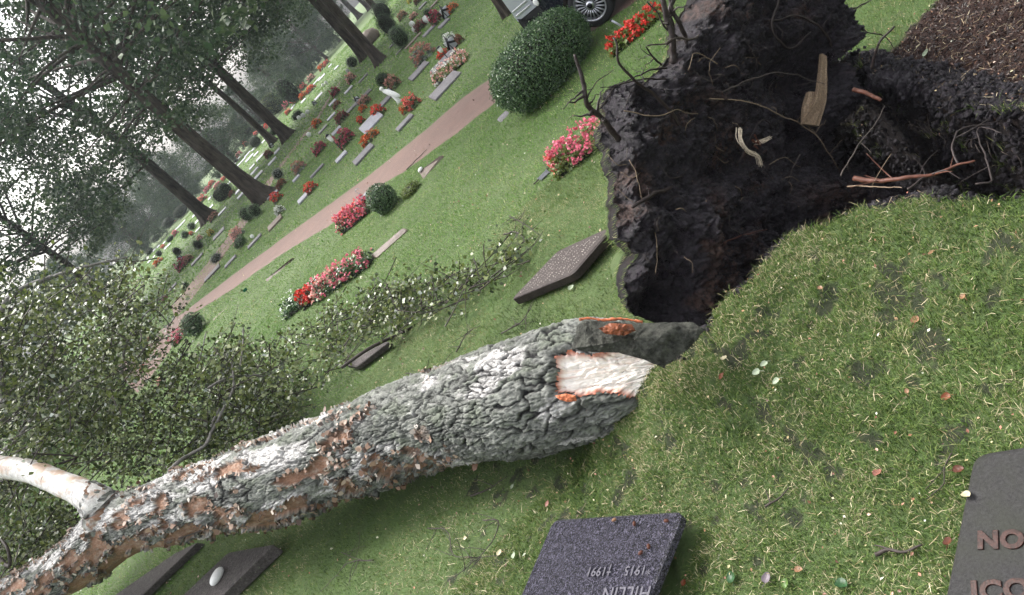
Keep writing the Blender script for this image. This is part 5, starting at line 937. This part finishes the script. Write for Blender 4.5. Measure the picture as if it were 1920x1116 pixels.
# local: x along the car (first wheel at 0), y>0 away from the viewer, z up
MPAINT, t, b = M('black_paint'); b.inputs['Base Color'].default_value = (.010, .011, .018, 1); b.inputs['Roughness'].default_value = .22; b.inputs['Coat Weight'].default_value = .6; MPAINT = bpy.data.materials['black_paint']
m, t, b = M('silver_paint'); b.inputs['Base Color'].default_value = (.50, .52, .58, 1); b.inputs['Metallic'].default_value = .45; b.inputs['Roughness'].default_value = .32; MSIL = m
m, t, b = M('car_glass'); b.inputs['Base Color'].default_value = (.02, .025, .03, 1); b.inputs['Roughness'].default_value = .06; MCG = m
m, t, b = M('tyre_rubber'); b.inputs['Base Color'].default_value = (.014, .014, .017, 1); b.inputs['Roughness'].default_value = .7; bump(t, b, noise(t, 60, 3), .002); MTY = m
m, t, b = M('rim_alloy'); b.inputs['Base Color'].default_value = (.55, .56, .6, 1); b.inputs['Metallic'].default_value = .8; b.inputs['Roughness'].default_value = .3; MRIM = m
MPL = plain('black_plastic', (.02, .02, .022), .55, nscale=80, var=.2)
def profile(prof, y0, y1, name, mat, inset=.05, parent=car):   # side outline extruded across, edges pulled in
    n = len(prof); c = np.mean(prof, 0); ys = [(y0, 1-inset), (y0+.05, 1), ((y0+y1)/2, 1), (y1-.05, 1), (y1, 1-inset)]; V = []
    for y, s in ys:
        for x, z in prof: V.append((c[0]+(x-c[0])*(1-(1-s)*.25), y, c[1]+(z-c[1])*s))
    F = [np.array([(k*n+j, k*n+(j+1) % n, (k+1)*n+(j+1) % n, (k+1)*n+j) for k in range(4) for j in range(n)]), np.array([list(range(n))[::-1], [4*n+j for j in range(n)]])]
    return MB().add(np.array(V), F).build(name, mat, parent, smooth=False)
WB = 2.45
def arch(x, r, n=12, z=.28): return [(x-math.cos(a)*r, z+math.sin(a)*r) for a in np.linspace(.05, math.pi-.05, n)]
low = [(-.80, .56), (-.74, .50), (-.52, .44), (-.44, .40), (-.36, .30)]+arch(0, .36)+[(.40, .22), (WB-.40, .22)]+arch(WB, .36)+[(WB+.40, .26), (WB+.72, .30), (WB+.82, .42), (WB+.84, .62), (WB+.60, .80), (WB-.2, .86), (-.30, .88), (-.84, .88)]
profile(low, -.02, 1.60, 'body', MPAINT, .03)
profile([(-.90, .70), (-.56, .70), (-.56, 1.30), (-.70, 1.36), (-.86, 1.1)], -.035, 1.615, 'tailgate', MSIL, .02)
profile([(-.88, .74), (-.70, .60), (-.60, .56), (-.50, .50), (-.52, .70), (-.88, .70)], -.04, 1.62, 'bumper', MPL, .02); profile([(-.93, .46), (-.88, .44), (-.62, .60), (-.66, .66), (-.90, .72)], -.02, 1.6, 'tow_step', MPL, .02)
for dz in (0, .07): v, f = box(-.86, -.60, -.046, -.038, .76+dz, .785+dz, .003); MB().add(v, f).build('trim_line', MRIM, car, smooth=False)
v, f = core(.035, .02, .05, .75, 2.2, 16); v[:, 0] -= .52; v[:, 1] -= .04; MB().add(v, f).build('marker_light', MWHITE, car)
profile([(-.62, .88), (WB-.25, .88), (WB-.62, 1.32), (WB-1.15, 1.44), (-.30, 1.46), (-.60, 1.36)], .08, 1.50, 'cabin', MPAINT, .10)
for x0, x1 in ((-.35, .55), (.62, 1.35)): v, f = box(x0, x1, .055, .075, .94, 1.30, .01); MB().add(v, f).build('side_window', MCG, car, smooth=False)
v, f = box(WB+.70, WB+.83, .02, .30, .58, .72, .02); MB().add(v, f).build('headlight', MGLASS, car, smooth=False); v, f = box(WB+.70, WB+.83, 1.28, 1.56, .58, .72, .02); MB().add(v, f).build('headlight', MGLASS, car, smooth=False)
def wheel(x, y, side):
    a = np.linspace(0, 2*math.pi, 41)[:-1]; pr = [(.21, -.10), (.262, -.105), (.288, -.09), (Rw, -.06), (Rw, .06), (.288, .09), (.262, .105), (.21, .10)]
    V = np.array([(x+math.cos(t)*r, y+dy, Rw+math.sin(t)*r) for r, dy in pr for t in a]); n = 40; F = np.array([(k*n+j, k*n+(j+1) % n, (k+1)*n+(j+1) % n, (k+1)*n+j) for k in range(7) for j in range(n)])
    w_ = MB().add(V, F).build('wheel', MTY, car); s = -side
    V = np.array([(x+math.cos(t)*r, y+s*dy, Rw+math.sin(t)*r) for r, dy in ((.212, .10), (.205, .102), (.192, .092), (.192, -.02)) for t in a]); F = np.array([(k*n+j, k*n+(j+1) % n, (k+1)*n+(j+1) % n, (k+1)*n+j) for k in range(3) for j in range(n)])
    mb = MB().add(V, F)
    for k in range(20):
        t0 = k*2*math.pi/20; 
        for dt in ((-.035, -.02), (.035, .02)): mb.add(*tube([(x+math.cos(t0+dt[1]*2)*.055, y+s*.085, Rw+math.sin(t0+dt[1]*2)*.055), (x+math.cos(t0+dt[0])*.196, y+s*.092, Rw+math.sin(t0+dt[0])*.196)], .0042, 5))
    mb.add(*tube([(x, y+s*.05, Rw), (x, y+s*.10, Rw)], [.06, .05], 20)); mb.build('rim', MRIM, w_); MB().add(*tube([(x, y+s*.0, Rw), (x, y+s*.02, Rw)], .19, 24)).build('brake_disc', MBLACK, w_); MB().add(*tube([(x, y+s*.10, Rw), (x, y+s*.106, Rw)], .035, 16)).build('hub_cap', MBLACK, w_)
for x in (0, WB): wheel(x, .09, 1); wheel(x, 1.49, -1)
# ------------------------------------------------------------------ ground litter
def twig(pts, r0, label, name='fallen_twig', forks=3, group=None, mat=MTWIG):
    q = np.array([GH(x, y, dz) for x, y, dz in pts]); s_, L = spline(q, 30); s_[:, 2] += (fbm(s_*20, 3, 3)-.5)*.02; b0 = s_[0].copy(); mb = MB().add(*tube(s_-b0, np.linspace(r0, r0*.4, 30), 6))
    for _ in range(forks):
        k = RNG.integers(3, 25); dv = RNG.normal(size=3)*np.array([1, 1, .3]); dv[2] = abs(dv[2]); dv /= np.linalg.norm(dv); t = np.linspace(0, 1, 10)[:, None]; mb.add(*tube(s_[k]-b0+dv*RNG.uniform(.08, .22)*t+RNG.normal(size=3)*.03*t**2, np.linspace(r0*.6, .001, 10), 5))
    o = mb.build(name, mat, None, loc=b0); return tag(o, label, 'twig', group)
twig([(802, 990, .02), (840, 1000, .05), (850, 1040, .03), (880, 1045, .03), (940, 1040, .02)], .004, 'forked bare twig left of the pale leaf on the near lawn', forks=8)
twig([(905, 975, .03), (935, 985, .06), (925, 1010, .04), (880, 1060, .03), (840, 1090, .02)], .004, 'curling bare twig tangled over the forked one by the tilted gravestone', forks=8)
twig([(700, 1050, .02), (650, 1058, .05), (620, 1090, .03), (600, 1110, .02)], .004, 'thin arched twig at the lower edge left of the tangled ones', forks=5)
twig([(640, 1036, .02), (690, 1052, .05), (705, 1054, .03)], .003, 'short arched twig crossing the thin one at the lower edge', forks=2)
twig([(882, 930, .02), (915, 918, .03), (950, 893, .04)], .005, 'dark straight twig close under the trunk', forks=2)
twig([(1000, 345, .02), (1020, 325, .03), (1045, 268, .02)], .008, 'long grey twig pointing at the bright pink begonias', forks=4)
twig([(955, 405, .02), (990, 425, .05), (1010, 440, .02)], .007, 'dark twig on the lawn above the thin brown gravestone', forks=6); twig([(945, 440, .02), (965, 435, .03), (980, 455, .03), (968, 460, .02)], .008, 'angular twig left of the thin brown gravestone', forks=5)
twig([(1100, 680, .02), (1010, 585, .02), (1005, 560, .02)], .004, 'thin twig lying behind the trunk toward the root plate', forks=5) if False else None
twig([(855, 660, .02), (880, 620, .04), (900, 610, .02)], .006, 'dead twig behind the trunk near the middle', forks=8); twig([(940, 625, .02), (980, 600, .05), (1000, 570, .02)], .006, 'dead twig behind the trunk beside the dark bark flap', forks=8); twig([(760, 700, .02), (820, 690, .04), (850, 660, .02)], .005, 'dead twig behind the trunk at left of the others', forks=6)
twig([(1640, 1040, .02), (1665, 1030, .02), (1690, 1035, .02), (1730, 1022, .02)], .008, 'dark curved twig near the flat gravestone', forks=1); twig([(1435, 950, .02), (1455, 938, .02), (1480, 915, .02)], .005, 'short dark twig in the middle of the near lawn', forks=1)
twig([(1785, 850, .02), (1770, 875, .03), (1768, 910, .03), (1735, 935, .02)], .003, 'hair thin curved twig left of the flat gravestone', forks=1); twig([(1290, 640, .03), (1330, 610, .06), (1350, 570, .05), (1380, 500, .03)], .004, 'brown twig along the torn turf edge', forks=6)
twig([(640, 320, .02), (790, 300, .02)], .01, '') if False else None
twig([(762, 318, .03), (800, 280, .03)], .010, 'stick lying along the near edge of the gravel path', forks=0)
def leafobj(px, py, sz, mat, label, asp=.75, rz=0, curl=.35, dz=.016):
    sz *= .72; n = 11; u = np.linspace(-1, 1, n); w_ = np.sqrt(np.clip(1-u**2, 0, 1))*(1-.25*u); v_ = np.linspace(-1, 1, 7); U, W = np.meshgrid(u, v_, indexing='ij'); X_ = U*sz/2; Y_ = W*w_[:, None]*sz/2*asp; Z_ = curl*sz*(W**2*.35*w_[:, None]+U**2*.2)+np.sin(U*7+W*3)*sz*.02
    V = rot2(np.stack([X_, Y_, Z_], -1).reshape(-1, 3), rz); i, j = np.meshgrid(np.arange(n-1), np.arange(6), indexing='ij'); k = i*7+j; F = np.stack([k, k+7, k+8, k+1], -1).reshape(-1, 4)
    q = GH(px, py, dz); mb = MB().add(V, F); mb.add(*tube(rot2(np.array([(-sz*.5, 0, .0), (-sz*.75, .1*sz, .0), (-sz*.95, .2*sz, -.005)]), rz), .0012, 5)); o = mb.build('fallen_leaf', mat, None, loc=q); o.rotation_euler = (RNG.uniform(-.3, .3), RNG.uniform(-.3, .3), 0); return tag(o, label, 'leaf')
CL = {k: plain('leaf_'+k, c, .4, nscale=25, var=.3) for k, c in dict(pale=(.22, .26, .18), cream=(.38, .34, .22), green=(.02, .055, .02), brown=(.07, .025, .015), rust=(.12, .035, .014), tan=(.18, .10, .055), grey=(.11, .09, .105), lime=(.055, .10, .02), yellow=(.42, .30, .05), pink=(.19, .08, .06)).items()}
for a_ in [(936, 1036, .055, 'cream', 'cream leaf with a dark spot beside the tangled twigs'), (963, 1042, .055, 'pale', 'larger pale grey green leaf left of the tilted gravestone'), (983, 1040, .035, 'pale', 'small pale leaf touching the tilted gravestone side'), (960, 913, .045, 'pale', 'pale leaf on the lawn under the trunk'), (872, 1009, .04, 'cream', 'cream folded leaf inside the tangled twigs'),
           (1371, 1082, .07, 'green', 'dark green leaf near the lower edge'), (1437, 1083, .06, 'grey', 'purple grey leaf right of the dark green one'), (1472, 1094, .055, 'lime', 'light green leaf right of the purple grey one'), (1578, 1095, .07, 'green', 'green leaf half sunk in grass at the lower edge'), (1497, 1068, .045, 'tan', 'tan curled leaf above the light green one'),
           (1644, 887, .055, 'pink', 'pinkish brown leaf in the middle of the near lawn'), (1716, 600, .06, 'tan', 'orange tan leaf on the right lawn'), (1812, 928, .05, 'cream', 'cream petal lying on the flat gravestone', .066), (1455, 715, .05, 'pale', 'pale green leaf at the tip of a fallen sprig', .04), (1418, 698, .055, 'pale', 'pale green leaf on the left of the fallen sprig', .04), (1432, 683, .05, 'pale', 'pale green leaf on top of the fallen sprig', .05),
           (1357, 672, .05, 'cream', 'cream bark curl beside the torn turf edge', .04), (1353, 706, .05, 'rust', 'rust red wood chip below the cream bark curl', .03), (1773, 744, .05, 'rust', 'rust brown curled leaf at the right of the lawn'), (1538, 540, .035, 'tan', 'small tan leaf below the soil edge'), (1746, 474, .04, 'tan', 'tan leaf on the raised turf'), (1478, 478, .04, 'yellow', 'yellow leaf at the soil edge'), (1805, 556, .04, 'tan', 'pale brown leaf at the right of the raised turf'),
           (1842, 368, .04, 'yellow', 'yellow leaf at the top rim of the raised turf', .04), (1777, 1015, .05, 'brown', 'dark brown leaf against the flat gravestone edge', .04), (1797, 880, .05, 'brown', 'brown leaf at the upper left corner of the flat gravestone', .04), (1282, 1092, .04, 'rust', 'orange leaf right of the tilted gravestone'), (1026, 944, .05, 'pink', 'salmon pink bark chip above the tilted gravestone'), (1735, 100, .09, 'pale', 'grey green willow leaf on the bark mulch'), (1722, 86, .06, 'cream', 'pale wood sliver on the bark mulch'),
           (1697, 128, .06, 'lime', 'yellow green leaf at the mulch edge'), (1812, 155, .05, 'pale', 'faded green leaf in the lower mulch'), (1070, 540, .08, 'pale', 'pale green leaf by the foot of the thin brown gravestone'), (1134, 386, .06, 'pale', 'grey leaf near the root plate edge'), (1700, 733, .03, 'tan', 'round tan nut shell on the right lawn')]:
    leafobj(a_[0], a_[1], a_[2], CL[a_[3]], a_[4], rz=RNG.uniform(0, 6), dz=a_[5] if len(a_) > 5 else .02, asp=.35 if 'willow' in a_[4] or 'sliver' in a_[4] else .75)
for x, y, lb in [(1155, 978, 'grey brown acorn high on the tilted gravestone'), (1193, 985, 'reddish acorn near the top edge of the tilted gravestone'), (1205, 1040, 'single acorn near the right side of the tilted gravestone'), (1220, 1028, 'split acorn right of the single one'), (1253, 980, 'dark acorn in the top corner of the tilted gravestone')]:
    p = on4(s1[1], s1[2], x, y)+np.array([0, 0, .006]); v, f = core(.008, .013, .008, .008, 2, 14); o = MB().add(rot2(v, x*.7), f).build('acorn', CL['brown'] if x != 1155 else CL['tan'], None, loc=p); tag(o, lb, 'acorn')
# ------------------------------------------------------------------ grass blades, straw, litter, mulch bits
def scatter(n, seed, dmax, dmin=0, marg=120):
    rng = np.random.default_rng(seed); px = rng.uniform(-marg, 1920+marg, n*3); py = rng.uniform(-marg, 1116+marg, n*3)
    return rng
rng = np.random.default_rng(77)
def area_pts(n, x0, x1, y0, y1, dlo, dhi, keep=None):
    X_ = rng.uniform(x0, x1, n); Y_ = rng.uniform(y0, y1, n); V = np.stack([X_, Y_, X_*0], 1); px, py, dz = pproj(V); m = (px > -150) & (px < 2070) & (py > -150) & (py < 1270) & (dz > dlo) & (dz < dhi)
    if keep is not None:                               # thin out with distance
        m &= rng.uniform(0, 1, n) < keep(dz)
    X_, Y_ = X_[m], Y_[m]; Z_, S_, M_ = terr(X_, Y_, True); return X_, Y_, Z_, S_, M_
STN = [q[1][:, :2] for q in (s1, s2, s3, s4, s5, s6)]
def clear(X_, Y_):
    m = sdpoly(X_, Y_, PATHPOLY) < rng.normal(size=len(X_))*.02-.03
    for i_, q in enumerate(STN):
        if i_ != 2: m &= ~inpoly(X_, Y_, list(q))
    return m
sets = []
for (n, x0, x1, y0, y1, dlo, dhi, hh, ww, tri) in [(700000, -3.5, 4, .8, 5, 0, 4.2, (.014, .034), (.0009, .0020), False), (520000, -6, 7, 2.5, 9, 4.2, 7.5, (.016, .036), (.0014, .0028), True), (420000, -11, 12, 5, 15, 7.5, 13, (.02, .04), (.003, .005), True), (340000, -22, 20, 9, 30, 13, 26, (.025, .05), (.006, .010), True), (260000, -60, 40, 20, 80, 26, 70, (.04, .08), (.02, .04), True)]:
    X_, Y_, Z_, S_, M_ = area_pts(n, x0, x1, y0, y1, dlo, dhi); m = clear(X_, Y_) & (S_ < rng.uniform(.1, .9, len(S_))) & (M_ < rng.uniform(0, .8, len(M_))); p = np.stack([X_, Y_, Z_-.004], 1)[m]
    cl = fbm(p*6, 3, 3); hgt = rng.uniform(*hh, len(p))*(.55+.9*cl)*(1+(fbm(p*1.1, 3, 8) > .56)*.25); V, F, a = blades(p, hgt, rng.uniform(*ww, len(p)), .75, tri, rng)
    k = 3 if tri else 5; pat = np.repeat((fbm(p*1.4, 4, 15)-.5)*1.7+(fbm(p*8, 3, 16)-.5)*1.1, k); a = np.clip(a+pat*.5, 0, 1); sets.append((V, F, a))
mb = MB(); [mb.add(*s_) for s_ in sets[:2]]; tag(mb.build('grass', LG, None, smooth=False), 'short mossy straw flecked grass around the root plate and near gravestones', 'grass', kind='stuff')
mb = MB(); [mb.add(*s_) for s_ in sets[2:]]; tag(mb.build('mown_grass', LG2, None, smooth=False), 'fresh green mown grass beyond the trunk and along the path', 'grass', kind='stuff')
# long tufts along the torn turf rim
P_ = []
for k in range(4, 11):
    for _ in range(60):
        t0 = rng.uniform(0, 1); a_, b_ = RIMPX[k], RIMPX[k+1]; x, y = a_[0]*(1-t0)+b_[0]*t0+rng.normal()*10, a_[1]*(1-t0)+b_[1]*t0+abs(rng.normal())*14; q = GH(x, y); P_.append(q+rng.normal(size=(14, 3))*np.array([.012, .012, .002]))
P_ = np.concatenate(P_); V, F, a = blades(P_, rng.uniform(.03, .075, len(P_)), rng.uniform(.0007, .0016, len(P_)), .8, False, rng); tag(MB().add(V, F, np.clip(a*.9+.15, 0, 1)).build('grass_tufts', LG, None, smooth=False), 'longer ragged grass tufts hanging over the torn soil edge', 'grass', kind='stuff')
# straw and pine needles
X_, Y_, Z_, S_, M_ = area_pts(11000, -3.5, 4, .8, 5.2, 0, 5); p = np.stack([X_, Y_, Z_+rng.uniform(.008, .03, len(X_))], 1); L = rng.uniform(.012, .06, len(p)); a0 = rng.uniform(0, 6.3, len(p)); dv = np.stack([np.cos(a0), np.sin(a0), rng.normal(size=len(p))*.25], 1)*L[:, None]; sd_ = np.stack([-np.sin(a0), np.cos(a0), a0*0], 1)*rng.uniform(.0005, .0011, len(p))[:, None]; cv = rng.normal(size=(len(p), 3))*.12*L[:, None]
V = np.stack([p-sd_, p+sd_, p+dv*.5+cv+sd_, p+dv*.5+cv-sd_, p+dv], 1).reshape(-1, 3); q = np.arange(len(p))[:, None]*5; tag(MB().add(V, [q+np.array([[0, 1, 2, 3]]), q+np.array([[3, 2, 4]])], np.repeat(rng.uniform(0, 1, len(p)), 5)).build('straw', LSTR, None, smooth=False), 'dry straw, pine needles and thin stems scattered over the near lawn', 'straw', kind='stuff')
parts_ = []
for n, x0, x1, y0, y1, dlo, dhi, sz in [(2600, -3.5, 4, .8, 5.2, 0, 5, (.006, .018)), (3200, -8, 8, 3, 11, 5, 10, (.012, .03)), (1800, -16, 14, 8, 24, 10, 22, (.02, .045))]:
    X_, Y_, Z_, S_, M_ = area_pts(n, x0, x1, y0, y1, dlo, dhi); p = np.stack([X_, Y_, Z_+.022], 1); parts_.append(cards(p, rng.uniform(*sz, len(p)), [0, 0, 1], .6, .7, .2, rng))
mb = MB(); [mb.add(*s_) for s_ in parts_]; tag(mb.build('leaf_litter', LF, None, smooth=False), 'small fallen leaves, petals and bark crumbs strewn over the lawn', 'litter', kind='stuff')
X_ = rng.uniform(1.4, 4.2, 60000); Y_ = rng.uniform(2.0, 6, 60000); Z_, S_, M_ = terr(X_, Y_, True); m = M_ > rng.uniform(.2, 1, len(M_)); p = np.stack([X_, Y_, Z_+.006], 1)[m]; tag(MB().add(*cards(p, rng.uniform(.008, .032, len(p)), [0, 0, 1], .45, .35, .15, rng)).build('bark_mulch', LM, None, smooth=False), 'dark brown bark mulch in the bed at the upper right', 'mulch', kind='stuff')
X_, Y_, Z_, S_, M_ = area_pts(60000, .3, 4.2, 1.8, 5, 0, 7); m = S_ > .9; p = np.stack([X_, Y_, Z_], 1)[m][:14000]; xa = rng.uniform(2.0, 2.75, 26000); ya = rng.uniform(2.6, 4.7, 26000); za, sa, _ = terr(xa, ya, True); e_ = .012; gr = np.hypot(terr(xa+e_, ya)-za, terr(xa, ya+e_)-za)/e_; ka = (sa > .5) & (gr > .7); p = np.concatenate([p, np.stack([xa, ya, za], 1)[ka]+rng.normal(size=(ka.sum(), 3))*.02]); o = lumps(p, rng.uniform(.004, .02, len(p)), rng, 'soil_clods', MSOIL, None); tag(o, 'loose wet clods lying in the hole left by the roots', 'soil', kind='stuff')
C_ = []
for k in range(2, 11):
    for _ in range(70): t0 = rng.uniform(0, 1); a_, b_ = RIMPX[k], RIMPX[k+1]; C_.append(GH(a_[0]*(1-t0)+b_[0]*t0+rng.normal()*9, a_[1]*(1-t0)+b_[1]*t0+rng.normal()*9, rng.uniform(-.01, .012)))
C_ = np.array(C_); tag(lumps(C_, rng.uniform(.005, .022, len(C_)), rng, 'rim_clods', MSOIL, None), 'torn soil crumbs along the ragged edge of the lifted turf', 'soil', kind='stuff')
# crumbs on the soil
m = rng.uniform(0, 1, len(FV)) < .05; p = FV[m][:9000]+PN*.006; tag(MB().add(*cards(p, rng.uniform(.003, .011, len(p)), PN, .3, .5, .3, rng)).build('soil_crumbs', LM, None, smooth=False), 'loose crumbs, fibres and bark flakes stuck on the wet soil', 'crumbs', kind='stuff')
# ------------------------------------------------------------------ haze
HZ = bpy.data.materials.new('haze'); HZ.use_nodes = True; t = HZ.node_tree; t.nodes.remove(t.nodes['Principled BSDF']); vo = t.nodes.new('ShaderNodeVolumePrincipled'); vo.inputs['Color'].default_value = (.86, .92, 1, 1); vo.inputs['Density'].default_value = .0006; vo.inputs['Anisotropy'].default_value = .2; t.links.new(vo.outputs[0], t.nodes['Material Output'].inputs['Volume'])
v, f = box(-245, 245, -245, 245, -4, 40); o = MB().add(v, f).build('haze', HZ, None); tag(o, 'thin pale mist between the trees', 'haze', kind='stuff')
